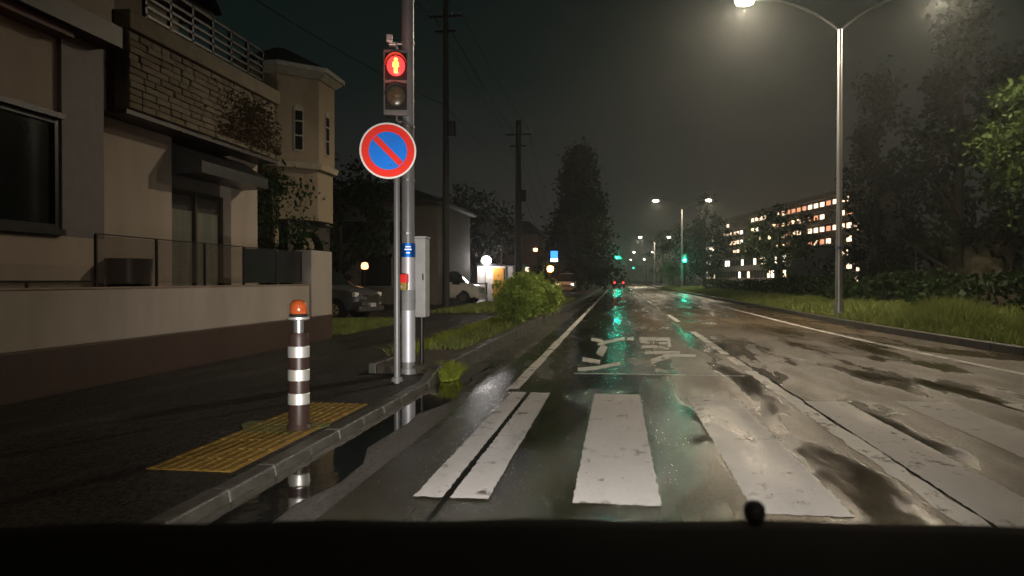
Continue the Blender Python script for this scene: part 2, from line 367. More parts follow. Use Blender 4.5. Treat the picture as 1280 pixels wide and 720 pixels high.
vp = [(kx(y)+.182, y) for y in np.linspace(6, 24, 12)] + [(6.632, 140), (40, 140), (40, 6)]
struct('verge', MB().prism(vp, -.05, .12), soil)
struct('far_verge', MB().box(6.632, 140.01, -.05, 60, FAR, .118), soil)

# ------------------------------------------------------------------ road markings
Z1 = .004
def flat(poly, z0=.0005, z1=Z1):
    mb = MB(); ar = sum(poly[i][0]*poly[(i+1)%len(poly)][1] - poly[(i+1)%len(poly)][0]*poly[i][1] for i in range(len(poly)))
    if ar < 0: poly = poly[::-1]
    return mb.add([(p[0], p[1], z1) for p in poly], [tuple(range(len(poly)))])
cw = bpy.data.objects.new('crosswalk', None); C.objects.link(cw); cw['kind'] = 'structure'
def rough_quad(x0, x1, y0, y1, amp=.006, n=90, skew=0):
    L_ = [(x0 + rnd.uniform(-amp, amp) + skew*(y0+(y1-y0)*i/n), y0 + (y1-y0)*i/n) for i in range(n+1)]
    R_ = [(x1 + rnd.uniform(-amp, amp) + skew*(y0+(y1-y0)*i/n), y0 + (y1-y0)*i/n) for i in range(n, -1, -1)]
    m_ = max(2, int((x1-x0)/.025)); E0 = [(x0+(x1-x0)*i/m_, y0 + rnd.uniform(-.012,.012)) for i in range(1, m_)]; E1 = [(x0+(x1-x0)*i/m_, y1 + rnd.uniform(-.02,.02)) for i in range(1, m_)]
    return L_[::-1] + E0 + R_[::-1] + E1[::-1]
for (a, b_, y0, y1) in [(-.99,-.76,4.42,8.7), (-.26,.25,4.42,8.7), (.76,1.29,4.36,8.55), (1.98,2.4,4.2,8.5), (2.93,3.46,4.2,8.6), (3.98,4.48,4.2,8.6), (5.02,5.5,4.2,8.6)]:
    flat(rough_quad(a, b_, y0, y1)).build('stripe', lanepaint, cw)
flat(rough_quad(-1.21,-1.035,4.42,8.7)).build('stripe', lanepaint, cw)
struct('road_crack', flat(rough_quad(-1.03,-.995,1.5,8.9,.006,40), .0005, .003), water_m)
struct('edge_line', flat(rough_quad(-1.30,-1.16,8.95,180,.008,200)), linepaint)
elp = []
for y in np.linspace(10.2, 24, 20): elp.append((5.02 + .55*((24-y)/14)**2, y))
elp.append((5.0, 300))
struct('far_edge_line', flat([(x+.14, y) for x, y in elp] + [(x, y) for x, y in elp[::-1]]), linepaint)
# centre line: long worn dashes
cl = bpy.data.objects.new('centre_line', None); C.objects.link(cl); cl['kind'] = 'structure'
y = 1.5
for (y0, y1) in [(3.9, 11.2), (11.9, 13.1), (13.6, 19.5), (24, 29), (34, 39), (44, 49), (54, 59), (64, 69), (74, 79), (84, 89), (95,100), (106,112)]:
    flat(rough_quad(1.80, 1.95, y0, y1, .02, 40)).build('dash', linepaint, cl)
struct('tar_seam', flat(rough_quad(1.955,1.985,2,17,.012,50), .0005, .0032), water_m)
# stop line, faint and worn
struct('stop_line', flat(rough_quad(-.6, 1.7, 10.55, 10.62, .01, 12)), linepaint)
# painted characters on the lane, traced onto the road surface
ch = MB()
def stroke(pts, wpx=5):
    for (a, b_) in zip(pts[:-1], pts[1:]):
        a = Vector(a + (0,)); b2 = Vector(b_ + (0,)); d = (b2-a); nrm = Vector((-d.y, d.x, 0)).normalized() * wpx/2
        q = [a+nrm, b2+nrm, b2-nrm, a-nrm]; g_ = [at(p.x, p.y, 0) for p in q]
        ar = sum(g_[i].x*g_[(i+1)%4].y - g_[(i+1)%4].x*g_[i].y for i in range(4))
        if ar < 0: g_ = g_[::-1]
        ch.prism([(p.x, p.y) for p in g_], .0005, Z1 + .001*(len(ch.f) % 7) * .3)
S1 = [([(739,424),(754,427)],3.5), ([(747,431),(762,427),(781,423)],3), ([(784,424),(792,424)],3), ([(749,444),(756,432)],9), ([(728,449),(750,453)],5),
      ([(722,462),(746,460),(776,454)],4), ([(799,424),(837,424)],4), ([(836,425),(837,434)],4), ([(802,433.5),(822,433.5)],3), ([(823,429),(834,429)],2.5),
      ([(824,434),(836,436)],2.5), ([(806,441),(850,440.5)],3), ([(814,452),(836,445)],6), ([(833,444),(870,445)],3), ([(800,427),(812,429)],3)]
for p, wpx in S1: stroke(p, wpx)
struct('lane_lettering', ch, linepaint, 'worn white painted characters on the lane beyond the crosswalk')

# ------------------------------------------------------------------ tactile paving
tp = bpy.data.objects.new('tactile_paving', None); C.objects.link(tp); tp['kind'] = 'structure'
tm = MB().box(-.147, -.147, -.02, .147, .147, .006)
for k in range(4): tm.box(-.115 + k*.077 - .014, -.135, .006, -.115 + k*.077 + .014, .135, .012)
t0 = tm.build('tile', yellow_t, tp, local=True); firstt = True
for i in range(10):
    yy = 4.72 + i*.3
    if i in (9,): continue
    for x in (-2.60, -2.90):
        o = t0 if firstt else t0.copy()
        if not firstt: C.objects.link(o); o.parent = tp
        firstt = False; o.location = (x, yy, .066 + rnd.uniform(-.0015, .0015)); o.rotation_euler = (0, 0, rnd.uniform(-.006, .006))
mp_ = [(-3.12+.05*math.sin(a*5), 5.8) for a in (0,)]
mossp = [(-2.8 + .36*math.cos(a)*(1+.15*math.sin(3*a)), 6.05 + .33*math.sin(a)*(1+.2*math.sin(5*a))) for a in np.linspace(0, 2*math.pi, 22, endpoint=False)]
tag(MB().prism(mossp, .06, .0745).build('moss', moss), 'green moss patch on the pavement beside the bollard', 'moss', kind='stuff')

# ------------------------------------------------------------------ bollard
b = thing('bollard', (-2.60, 5.95, .065), 'brown bollard with white reflective bands and orange cap at the kerb', 'bollard')
z = lambda h: h
def lat(prof, name, m, par, c): return MB().lathe(prof, 20, c).build(name, m, par, smooth=True)
bc = (-2.60, 5.95, .065)
lat([(.05,-.02),(.095,0),(.10,.02),(.085,.05)], 'base_flange', post_br, b, bc)
lat([(.08,.04),(.084,.1),(.083,.76),(.074,.80)], 'post', post_br, b, bc)
for zz in (.215, .41, .60):
    lat([(.084,zz),(.088,zz+.004),(.088,zz+.089),(.084,zz+.093)], 'reflective_band', white_refl, b, bc)
lat([(.04,.79),(.042,.92)], 'neck', galv, b, bc)
lat([(.06,.905),(.088,.915),(.088,.93),(.05,.94)], 'collar', white_refl, b, bc)
lat([(.052,.935),(.068,.96),(.072,1.0),(.066,1.04),(.045,1.065),(.01,1.075)], 'reflector_cap', orange_m, b, bc)
lat([(.071,.935),(.075,.94),(.075,.952),(.071,.957)], 'cap_ring', blackm, b, bc)

# ------------------------------------------------------------------ signal pole with wrap, push button, cabinet
px, py = -2.74, 9.75
sp = thing('signal_pole', (px, py, .1), 'thick grey steel pole at the kerb carrying the red pedestrian signal', 'pole')
MB().cyl((px,py,.02),(px,py,7.5),.088,.078,20).build('shaft', greypole, sp, smooth=True)
MB().cyl((px,py,.02),(px,py,.14),.14,.12,16).build('base_collar', greypole, sp, smooth=True)
MB().cyl((px,py,.22),(px,py,1.68),.0935,.0925,20,False).build('white_wrap', wrapm, sp, smooth=True)
MB().cyl((px,py,.90),(px,py,1.17),.0955,.0955,20,False).build('grey_wrap', wrapg, sp, smooth=True)
lb = MB().cyl((px,py,1.60),(px,py,1.78),.0965,.0965,20,False).build('blue_label', sign_blue, sp, smooth=True)
t = MB()
dirc = (Vector((0,0,0)) - Vector((px,py,0))).normalized(); sd = Vector((dirc.y, -dirc.x, 0))
for (zz, hw) in ((1.735,.045),(1.70,.055),(1.655,.03)):
    p = Vector((px,py,zz)) + dirc*.098
    t.add([p - sd*hw*.8 + Vector((0,0,-.008)), p + sd*hw*.8 + Vector((0,0,-.008)), p + sd*hw*.8 + Vector((0,0,.008)), p - sd*hw*.8 + Vector((0,0,.008))], [(0,1,2,3)])
t.build('label_marks', sign_white, lb)
for zz in (1.9, 2.6, 3.3, 4.4):
    MB().cyl((px,py,zz),(px,py,zz+.025),.092,.092,16).build('strap', galv, sp)
# pale box strapped to the far side of the pole
cbx = thing('control_cabinet', (-2.44, 10.0, .78), 'tall narrow pale grey control box strapped behind the signal pole', 'control box')
MB().box(-2.71,9.92,.80,-2.55,10.16,1.86).build('housing', cabm, cbx, bevel=.012)
MB().box(-2.70,9.905,.84,-2.56,9.918,1.82).build('door', cabm, cbx, bevel=.004)
MB().box(-2.585,9.89,1.3,-2.57,9.904,1.38).build('handle', darkmetal, cbx)
MB().box(-2.72,9.91,1.862,-2.54,10.17,1.885).build('rain_hood', cabm, cbx)
MB().cyl((-2.63,10.04,.1),(-2.63,10.04,.80),.028,.028,10).build('conduit', darkmetal, cbx)
for zz in (1.05,1.65): MB().box(-2.76,9.84,zz,-2.72,10.06,zz+.04).build('bracket', galv, cbx)
# push button box
bx_, by_ = -2.60, 9.35
pb = thing('push_button_box', (-2.66, 9.62, 1.2), 'small red and yellow pedestrian push button box on the signal pole', 'push button')
MB().box(-2.825,9.50,1.17,-2.695,9.60,1.36).build('housing', mat('button_yellow', (.5,.36,.06), .45), pb, bevel=.012)
MB().box(-2.83,9.488,1.265,-2.69,9.602,1.375).build('red_panel', mat('button_red', (.7,.03,.03), .35, emit=(1,.03,.03), estr=.35), pb, bevel=.008)
MB().cyl((-2.76,9.498,1.215),(-2.76,9.475,1.215),.026,.022,14).build('button', sign_white, pb)
MB().box(-2.78,9.60,1.2,-2.72,9.68,1.34).build('mount', galv, pb)

# pedestrian signal head
sg = thing('pedestrian_signal', (-2.86, 9.62, 3.5), 'vertical pedestrian signal box showing a lit red figure above an unlit lens', 'traffic signal', rz=R(13))
def loc(mb, name, m, par, **k): return mb.build(name, m, par, local=True, **k)
hs = mat('signal_housing', (.20,.19,.185), .45, var=.1)
loc(MB().box(-.165,-.02,-.06,.165,.17,.80), 'housing', hs, sg, bevel=.02)
for zz, m_, nm in ((.39,red_em,'red_lens'),(0,off_lens,'green_lens')):
    ring = MB(); n = 24
    fr = MB().box(-.14,-.032,zz+.01,.14,-.018,zz+.36); fo = loc(fr, 'lens_frame', blackm, sg, bevel=.006)
    le = MB().lathe([(.115,0),(.115,.012),(.09,.026),(.01,.032)], 24)
    le.v = [(x*1.0, -.034 - zc, y_*1.12 + zz+.185) for x, y_, zc in le.v]
    lo = loc(le, nm, m_, sg, smooth=True)
    vz = MB(); n = 12
    for i in range(n):
        a0, a1 = math.pi*i/n, math.pi*(i+1)/n
        P = lambda a, yy, r: (r*math.cos(a), yy, zz+.185 + r*1.1*math.sin(a))
        vz.add([P(a0,-.03,.135),P(a1,-.03,.135),P(a1,-.14,.138),P(a0,-.14,.138)], [(0,1,2,3)])
        vz.add([P(a0,-.03,.139),P(a1,-.03,.139),P(a1,-.14,.142),P(a0,-.14,.142)], [(3,2,1,0)])
    loc(vz, 'visor', hs, sg)
# standing figure inside the red lens
fg = MB(); zc = .39 + .185
fg.cyl((0,-.071,zc+.075),(0,-.073,zc+.075),.024,.024,14)
fg.add([(-.036,-.072,zc+.045),(.036,-.072,zc+.045),(.042,-.072,zc-.02),(.024,-.072,zc-.02),(.022,-.072,zc-.1),(-.022,-.072,zc-.1),(-.024,-.072,zc-.02),(-.042,-.072,zc-.02)],
       [(7,6,5,4,3,2,1,0)])
loc(fg, 'standing_figure', man_em, sg)
for zz in (.80,-.06): loc(MB().tube([(0,.08,zz),(.0,.08,zz+(.1 if zz>0 else -.06)),(.22,.1,zz+(.1 if zz>0 else -.06))], [.022,.022,.022], 10), 'mounting_arm', galv, sg)
loc(MB().box(-.10,.02,.86,.0,.12,.91).box(-.13,.0,.9,-.05,.08,1.0), 'junction_cap', sign_white, sg, bevel=.01)

# no-parking sign on thin pole
sx_, sy_ = -2.61, 8.80
ns = thing('no_parking_sign', (sx_, sy_, .1), 'round blue no parking sign with red ring and slash on a slim pole', 'road sign')
MB().cyl((sx_,sy_,.05),(sx_,sy_,3.15),.038,.036,14).build('pole', greypole, ns, smooth=True)
MB().cyl((sx_,sy_,.09),(sx_,sy_,.14),.075,.06,14).build('base_collar', greypole, ns, smooth=True)
cc = at(482,188); nrm = Vector((.4,0,0)) - Vector((sx_, sy_, 0)); nrm.normalize(); dz = Vector((sx_-.11, sy_, 2.83)) + nrm*.075
ax = Vector((nrm.y*-1, nrm.x, 0)); ax = Vector((-nrm.y, nrm.x, 0)).normalized()
if ax.x < 0: ax = -ax
up = Vector((0,0,1))
def disc(r0, r1, off, th, name, m, par, n=48):
    mb = MB(); vs = []; 
    for (r, d) in ((r0,off),(r1,off),(r1,off-th),(r0,off-th)):
        for i in range(n):
            a = 2*math.pi*i/n; vs.append(dz + ax*r*math.cos(a) + up*r*math.sin(a) + nrm*d)
    fs = []
    for k in range(4):
        for i in range(n): fs.append((k*n+i, k*n+(i+1)%n, ((k+1)%4)*n+(i+1)%n, ((k+1)%4)*n+i))
    return mb.add(vs, fs).build(name, m, par)
def fdisc(r, off, th, name, m, par, n=48):
    return MB().cyl(dz + nrm*(off-th), dz + nrm*off, r, r, n).build(name, m, par)
fdisc(.333, .0, .012, 'back_plate', sign_back, ns)
disc(.312,.332, .006, .006, 'white_rim', sign_white, ns)
disc(.225,.312, .006, .006, 'red_ring', sign_red, ns)
fdisc(.225, .005, .005, 'blue_disc', sign_blue, ns)
sl = MB(); d1 = (ax*.7071 - up*.7071); d2 = (ax*.7071 + up*.7071)
P = [dz + d1*s*.218 + d2*q*.036 + nrm*.0085 for s, q in ((-1,-1),(1,-1),(1,1),(-1,1))]; Q = [p - nrm*.004 for p in P]
sl.add(P+Q, [(0,1,2,3),(7,6,5,4),(0,4,5,1),(1,5,6,2),(2,6,7,3),(3,7,4,0)]).build('red_slash', sign_red, ns)
for zz in (2.66, 2.94): MB().tube([(sx_-.07,sy_-.06,zz),(sx_,sy_,zz)],[.018,.018],8).build('clamp', galv, ns)

# ------------------------------------------------------------------ street lamps
LAMPS = []
def make_streetlamp():
    t = thing('street_lamp', (0,0,0), 'x', 'street lamp', 'double-armed street lamps along the verge')
    loc(MB().cyl((0,0,0),(0,0,9.0),.105,.065,18), 'pole', galv, t, smooth=True)
    loc(MB().cyl((0,0,0),(0,0,.5),.15,.14,16), 'base_sleeve', galv, t, smooth=True)
    loc(MB().cyl((0,0,2.15),(0,0,2.25),.112,.112,16), 'pole_band', mat('blue_grey_band',(.1,.14,.2),.5), t, smooth=True)
    for s in (-1, 1):
        pts = [(s*.02,0,8.9)] + [(s*(.06+2.5*(i/9)**1.15), 0, 9.0 + 1.05*math.sin(i/9*math.pi/2)) for i in range(10)]
        loc(MB().tube(pts, [.042]*len(pts), 10), 'arm', galv, t, smooth=True)
        h = MB(); n = 14
        prof = [(-.02,.03),(.1,.09),(.3,.15),(.52,.15),(.66,.08),(.69,.02)]
        vs = []
        for (d, hw) in prof:
            for i in range(n):
                a = 2*math.pi*i/n; vs.append((s*(2.5+d), hw*math.cos(a), 10.05 + .07*hw/.15*max(0,math.sin(a))*1.0 + min(0,math.sin(a))*.02))
        fs = []
        for k in range(len(prof)-1):
            for i in range(n): fs.append((k*n+i, k*n+(i+1)%n, (k+1)*n+(i+1)%n, (k+1)*n+i))
        fs += [tuple(range(n)), tuple(range((len(prof)-1)*n, len(prof)*n))]
        ho = loc(h.add(vs, fs), 'lamp_head', galv, t)
        le = MB().lathe([(.06,-.10),(.115,-.075),(.14,-.03),(.14,0)], 16); le.v = [(x*2.0 + s*2.88, y*1.25, z*1.5+10.03) for x,y,z in le.v]
        loc(le, 'lens', lamp_lens, ho, smooth=True)
    return t
sl0 = make_streetlamp()
spots = [(6.84, 24.9, 'nearest double-armed street lamp, its base in tall verge grass at right'),
         (7.05, 86.0, 'second double-armed street lamp, beside the green pedestrian signal'),
         (7.5, 159.0, 'third double-armed street lamp along the verge, just left of the signal pole'),
         (8.0, 243.0, 'fourth double-armed street lamp, small and far down the road'),
         (8.4, 330.0, 'tiny double-armed street lamp near the vanishing point of the road'),
         (6.9, -16.0, 'double-armed street lamp behind the camera on the right verge')]
for i, (x, y, lab) in enumerate(spots):
    o = sl0 if i == 0 else dup(sl0)
    o.location = (x, y, .1); o['label'] = lab
    if i in (0, 1, 2, 5):
        for s in (-1, 1):
            ld = bpy.data.lights.new('street_lamp_light', 'SPOT'); ld.energy = {0:(6300 if s<0 else 3000), 1:4800, 2:11000, 5:2300}[i]; ld.spot_size = R(168); ld.spot_blend = .5
            ld.color = (1, .815, .58); ld.shadow_soft_size = .14
            lo = bpy.data.objects.new('street_lamp_light', ld); C.objects.link(lo); lo.location = (x + s*2.88, y, 9.98)

# ------------------------------------------------------------------ vehicle signals ahead
def signal_h(name, loc_, label, mlit, side=-1):
    t = thing(name, loc_, label, 'traffic signal', 'green traffic signals ahead')
    loc(MB().cyl((side*3.6,0,-5.1),(side*3.6,0,.9),.12,.09,12), 'pole', darkmetal, t, smooth=True)
    loc(MB().cyl((side*3.6,0,.5),(.5,0,.5),.05,.04,10), 'arm', darkmetal, t)
    loc(MB().box(-.65,0,-.22,.65,.15,.22), 'housing', hs, t, bevel=.03)
    for k, m_ in ((-1, mlit), (0, off_lens), (1, off_lens)):
        loc(MB().cyl((k*.42,-.05,0),(k*.42,0.01,0),.19,.19,16), 'lens', m_, t)
    return t
signal_h('traffic_signal', (.15, 128, 5.0), 'green traffic signal hanging over the left lane far ahead', green_em)
signal_h('traffic_signal', (5.5, 250, 5.2), 'small green traffic signal far away over the opposite lane', greens_em, 1)
ps = thing('pedestrian_signal', (7.3, 85.4, 3.3), 'green lit signal mounted on the second street lamp pole', 'traffic signal')
loc(MB().box(-.17,0,-.1,.17,.17,.8), 'housing', hs, ps, bevel=.02)
loc(MB().cyl((0,-.04,.17),(0,.01,.17),.155,.155,16), 'green_lens', glow('green_ped_light', (.02,1,.55), 60), ps)
loc(MB().cyl((0,-.04,.56),(0,.01,.56),.13,.13,16), 'red_lens', off_lens, ps)
loc(MB().box(-.30,.02,.1,-.17,.10,.16), 'mount', galv, ps)

def pt_light(name, loc_, e, col, r=.1):
    ld = bpy.data.lights.new(name, 'POINT'); ld.energy = e; ld.color = col; ld.shadow_soft_size = r
    o = bpy.data.objects.new(name, ld); C.objects.link(o); o.location = loc_
pt_light('signal_glow', (.0, 127.4, 5.0), 450, (.02, 1, .55), .2)
pt_light('pedestrian_signal_glow', (7.3, 85.0, 3.5), 200, (.02, 1, .55), .15)
pt_light('red_figure_glow', (-2.84, 9.30, 4.08), 3, (1, .05, .03), .08)

# ------------------------------------------------------------------ boundary wall with glass screen
bw = thing('boundary_wall', (-6.25, 2, 0), 'cream garden wall with dark brown base in front of the corner house', 'wall')
MB().box(-6.38,-4,-.05,-6.06,15.62,.56).build('brown_base', brownb, bw, bevel=.01)
MB().box(-6.36,-4,.56,-6.10,14.5,1.19).build('cream_face', cream2, bw, bevel=.012)
MB().box(-6.37,-4,1.19,-6.09,14.5,1.215).build('coping', mat('coping', (.30,.22,.17), .6), bw, bevel=.008)
MB().box(-6.42,14.5,.562,-6.06,15.6,1.90).build('pillar', cream2, bw, bevel=.015)
fence_gl = mat('tinted_screen', (.10,.08,.065), .15, var=.1, alpha=.25)
fence_dk = mat('dark_screen', (.02,.022,.026), .25, var=.2)
y = 8.4
while y < 14.2:
    y1 = min(y + 1.22, 14.47)
    MB().box(-6.245,y+.03,1.25,-6.235,y1-.03,1.84).build('screen_panel', fence_dk if y > 11.9 else fence_gl, bw)
    MB().box(-6.255,y-.015,1.215,-6.225,y+.015,1.85).build('screen_post', darkmetal, bw)
    y += 1.22
MB().box(-6.25,8.4,1.85,-6.23,14.49,1.865).build('top_rail', darkmetal, bw)
MB().box(-6.25,-3.5,1.27,-6.23,8.38,1.295).build('low_rail', darkmetal, bw)
for k in range(8): MB().box(-6.25,-3.2+k*1.5,1.215,-6.23,-3.17+k*1.5,1.27).build('rail_bracket', darkmetal, bw)

# ------------------------------------------------------------------ corner house
H = thing('corner_house', (-7.4, 8, 0), 'two-storey cream corner house with stone-faced balcony behind the garden wall', 'house')
Y0 = 2.0
MB().box(-12,Y0,0,-7.0,9.6,1.86).build('lower_wall', cream, H)
MB().box(-12,9.602,0,-7.5,12.0,3.72).build('front_wall', cream, H)
MB().box(-12,14.0,0,-7.5,15.1,3.72).build('side_pier', cream, H)
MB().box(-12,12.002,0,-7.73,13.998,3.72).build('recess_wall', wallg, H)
MB().box(-12,Y0,3.40,-7.06,8.8,4.36).build('panel', cream, H)
MB().box(-12,8.802,1.862,-7.0,9.6,4.9).build('pilaster', greycol, H)
MB().box(-8.2,9.602,3.725,-7.25,10.18,6.6).build('downpipe_box', dkbrown, H)
MB().box(-12,Y0,4.362,-6.82,8.80,4.46).build('soffit', mat('red_brown_soffit', (.12,.05,.045), .6), H)
MB().box(-12,Y0,4.462,-6.70,9.58,4.74).build('eave_band', dkbrown, H)
MB().box(-12,Y0,4.742,-6.86,9.58,6.9).build('upper_wall', cream, H)
# dark bay window with sashes
bayf = MB().box(-7.25,Y0,1.864,-6.93,8.78,1.94).box(-7.1,Y0,3.33,-6.93,8.78,3.398).build('bay_frame', darkmetal, H)
for i, yy in enumerate((2.0, 3.7, 5.4, 7.1)):
    wf = MB().box(-7.08,yy,1.942,-7.0,yy+.06,3.328).box(-7.08,yy+1.58,1.942,-7.0,yy+1.64,3.328).box(-7.08,yy+.06,1.942,-7.0,yy+1.58,2.0).box(-7.08,yy+.06,3.27,-7.0,yy+1.58,3.328).build('window', darkmetal, H)
    MB().box(-7.06,yy+.06,2.0,-7.045,yy+1.58,3.27).build('pane', glass_dk, wf)
    MB().box(-7.25,yy+.06,1.95,-7.2,yy+(1.58 if i%2 else .9),3.3).build('curtain', mat('bay_curtain',(.035,.033,.028),.9), wf)
MB().box(-11.9,Y0+.01,1.87,-7.3,8.79,3.39).build('room_dark', dkbrown, H)
# terrace door in the recess: two sashes with curtains, shutter box above
wf = MB().box(-7.72,12.05,.15,-7.64,12.12,2.9).box(-7.72,13.88,.15,-7.64,13.95,2.9).box(-7.72,12.97,.15,-7.64,13.03,2.9).box(-7.72,12.12,2.84,-7.64,12.97,2.9).box(-7.72,13.03,2.84,-7.64,13.88,2.9).build('terrace_window', mat('bronze_frame',(.06,.045,.03),.4,metal=.5), H)
for a, b2 in ((12.12,12.97),(13.03,13.88)):
    MB().box(-7.675,a,.2,-7.665,b2,2.84).build('pane', mat('clear_pane', (.05,.05,.05), .05, alpha=.2), wf)
    cv = MB(); n = 22
    for i in range(n):
        y0_ = a+.02+(b2-a-.04)*i/n; y1_ = a+.02+(b2-a-.04)*(i+1)/n
        cv.add([(-7.70+.008*(i%2),y0_,.2),(-7.70+.008*((i+1)%2),y1_,.2),(-7.70+.008*((i+1)%2),y1_,2.55),(-7.70+.008*(i%2),y0_,2.55)],[(0,1,2,3)])
    cv.build('curtain', curtain_m, wf)
sb_ = MB(); sb_.add([(-7.5,12.0,3.1),(-6.95,12.0,3.12),(-6.95,12.0,3.32),(-7.5,12.0,3.66),(-7.5,14.45,3.1),(-6.95,14.45,3.12),(-6.95,14.45,3.32),(-7.5,14.45,3.66)],
   [(0,1,2,3),(7,6,5,4),(0,4,5,1),(1,5,6,2),(2,6,7,3),(3,7,4,0)]).build('shutter_canopy', canopy_m, H)
# balcony: slab, parapet core, coping, groove, stone pieces
MB().box(-9.2,10.182,3.725,-7.06,15.1,3.80).build('balcony_slab', dkbrown, H)
par = MB().box(-7.5,10.182,3.80,-7.045,15.1,4.93).build('parapet', mat('mortar',(.10,.08,.055),.9), H)
MB().box(-7.52,10.182,4.955,-7.0,15.14,5.24).build('parapet_coping', stone_b, H, bevel=.02)
MB().box(-7.47,10.182,4.93,-7.07,15.1,4.955).build('groove', dkbrown, H)
stm = []
for k in range(6):
    L_ = (.24,.30,.36,.42,.33,.27)[k]; d = .022 + .006*(k % 3); j = [rnd.uniform(-.008,.008) for _ in range(8)]
    mb = MB().add([(0,0,0),(d+j[0],.006,.004),(d+j[1],L_-.006,.004),(0,L_,0),(0,0,.094),(d+j[2],.006,.09),(d+j[3],L_-.006,.09),(0,L_,.094)],
        [(0,3,2,1),(4,5,6,7),(0,1,5,4),(1,2,6,5),(2,3,7,6),(3,0,4,7)])
    me = bpy.data.meshes.new('stone_piece'); me.from_pydata(mb.v, [], mb.f); me.materials.append(stone_m if k % 2 else stone_b); stm.append((L_, me))
for r_ in range(11):
    zz = 3.81 + r_*.101; y = 10.19 - H.location.y
    while y < 15.07 - H.location.y - .2:
        L_, me = rnd.choice(stm); 
        o = link('stone_piece', me, H, (-7.045 - H.location.x, y, zz)); 
        if y + L_ > 15.09 - H.location.y: o.scale = (1, (15.09 - H.location.y - y)/L_, 1)
        y += L_ + .006
# upper storey set back, roof, railing
MB().box(-13,9.0,3.73,-9.2,15.0,6.9).build('set_back_storey', cream, H)
MB().box(-13.6,1.6,6.9,-6.4,9.9,7.1).box(-13.6,9.9,6.905,-8.7,15.6,7.1).build('roof_eave', roofm, H)
rf = MB().add([(-13.7,1.5,7.1),(-6.3,1.5,7.1),(-6.3,10,7.1),(-8.6,15.7,7.1),(-13.7,15.7,7.1),(-10.5,4,8.9),(-10.8,12.5,8.9)],[(0,1,5),(1,2,6,5),(2,3,6),(3,4,6),(4,0,5,6)]).build('roof', roofm, H)
uw = MB().box(-9.2,11.2,4.9,-9.14,13.2,6.3).build('upper_window', darkmetal, H); MB().box(-9.138,11.28,4.98,-9.13,13.12,6.22).build('pane', glass_dk, uw)
rl = MB()
for zz in (5.42,5.56,5.70,5.84,6.02): rl.box(-7.34,11.0,zz,-7.30,15.0,zz+.045)
for k in range(7): rl.box(-7.36,11.0+k*.66,5.24,-7.30,11.05+k*.66,6.06)
rl.build('balcony_railing', darkmetal, H)
for yy in (11.6,12.6): MB().box(-9.19,yy,5.0,-9.1,yy+.5,6.2).build('laundry_screen', cream, H)
# dry ivy on the parapet
n = 1500; P_ = np.stack([NR.uniform(-7.0,-6.93,n), NR.normal(13.9,.5,n), NR.normal(4.35,.26,n)],1)
P2 = np.stack([NR.uniform(-7.0,-6.95,700), NR.uniform(12.6,15.1,700), 3.9+NR.exponential(.2,700)],1)
P_ = np.concatenate([P_,P2]); P_ = P_[(P_[:,1]<15.15)&(P_[:,2]<4.92)&(P_[:,2]>3.75)]
tag(link('ivy', leaves('ivy', P_, leaf_d, .055)), 'dry brown ivy clinging to the stone balcony of the corner house', 'ivy', kind='stuff')
# planter on the terrace
pl = thing('planter', (-6.95,10.2,.1), 'dark planter pot standing behind the garden wall', 'planter')
MB().lathe([(.2,0),(.27,.5),(.30,1.2),(.33,1.5),(.28,1.5)],14,(-6.85,9.9,.1)).build('pot', darkmetal, pl, smooth=True)

# ------------------------------------------------------------------ turret
T = thing('turret_house', (-9.5, 20.6, 0), 'cream house with octagonal corner turret and arched entrance beyond the garden wall', 'house')
tcx, tcy, tr = -9.45, 20.4, 1.5
def octa(r, z0, z1, r2=None): 
    r2 = r2 or r; mb = MB(); n = 8
    mb.add([(tcx+r*math.cos(R(22.5+45*i)), tcy+r*math.sin(R(22.5+45*i)), z0) for i in range(n)] + [(tcx+r2*math.cos(R(22.5+45*i)), tcy+r2*math.sin(R(22.5+45*i)), z1) for i in range(n)],
      [tuple(range(n))[::-1], tuple(range(n,2*n))] + [(i,(i+1)%n,n+(i+1)%n,n+i) for i in range(n)]); return mb
creamd = mat('turret_render', (.25,.20,.135), .8, var=.08)
octa(tr,4.45,6.75).build('turret_wall', creamd, T)
octa(tr+.08,4.3,4.45,tr+.12).build('string_course', mat('pale_trim',(.34,.29,.21),.7), T)
octa(tr+.05,6.75,6.9,tr+.26).build('cornice', mat('pale_cornice',(.36,.34,.27),.7), T)
octa(tr+.30,6.9,7.02).build('eave', mat('pale_eave',(.32,.32,.28),.7), T)
octa(tr+.28,7.02,7.8,.2).build('turret_roof', roofm, T)
octa(tr-.05,2.92,4.3).build('lower_wall', creamd, T)
MB().box(-14,19.2,0,-10.2,26,5.6).build('main_wall', creamd, T)
MB().box(-14.3,18.9,5.6,-9.9,26.3,5.8).build('roof_eave', roofm, T)
rfm = MB().add([(-14.3,18.9,5.8),(-9.9,18.9,5.8),(-9.9,26.3,5.8),(-14.3,26.3,5.8),(-12.1,21.5,7.3),(-12.1,24,7.3)],[(0,1,4),(1,2,5,4),(2,3,5),(3,0,4,5)]).build('roof', roofm, T)
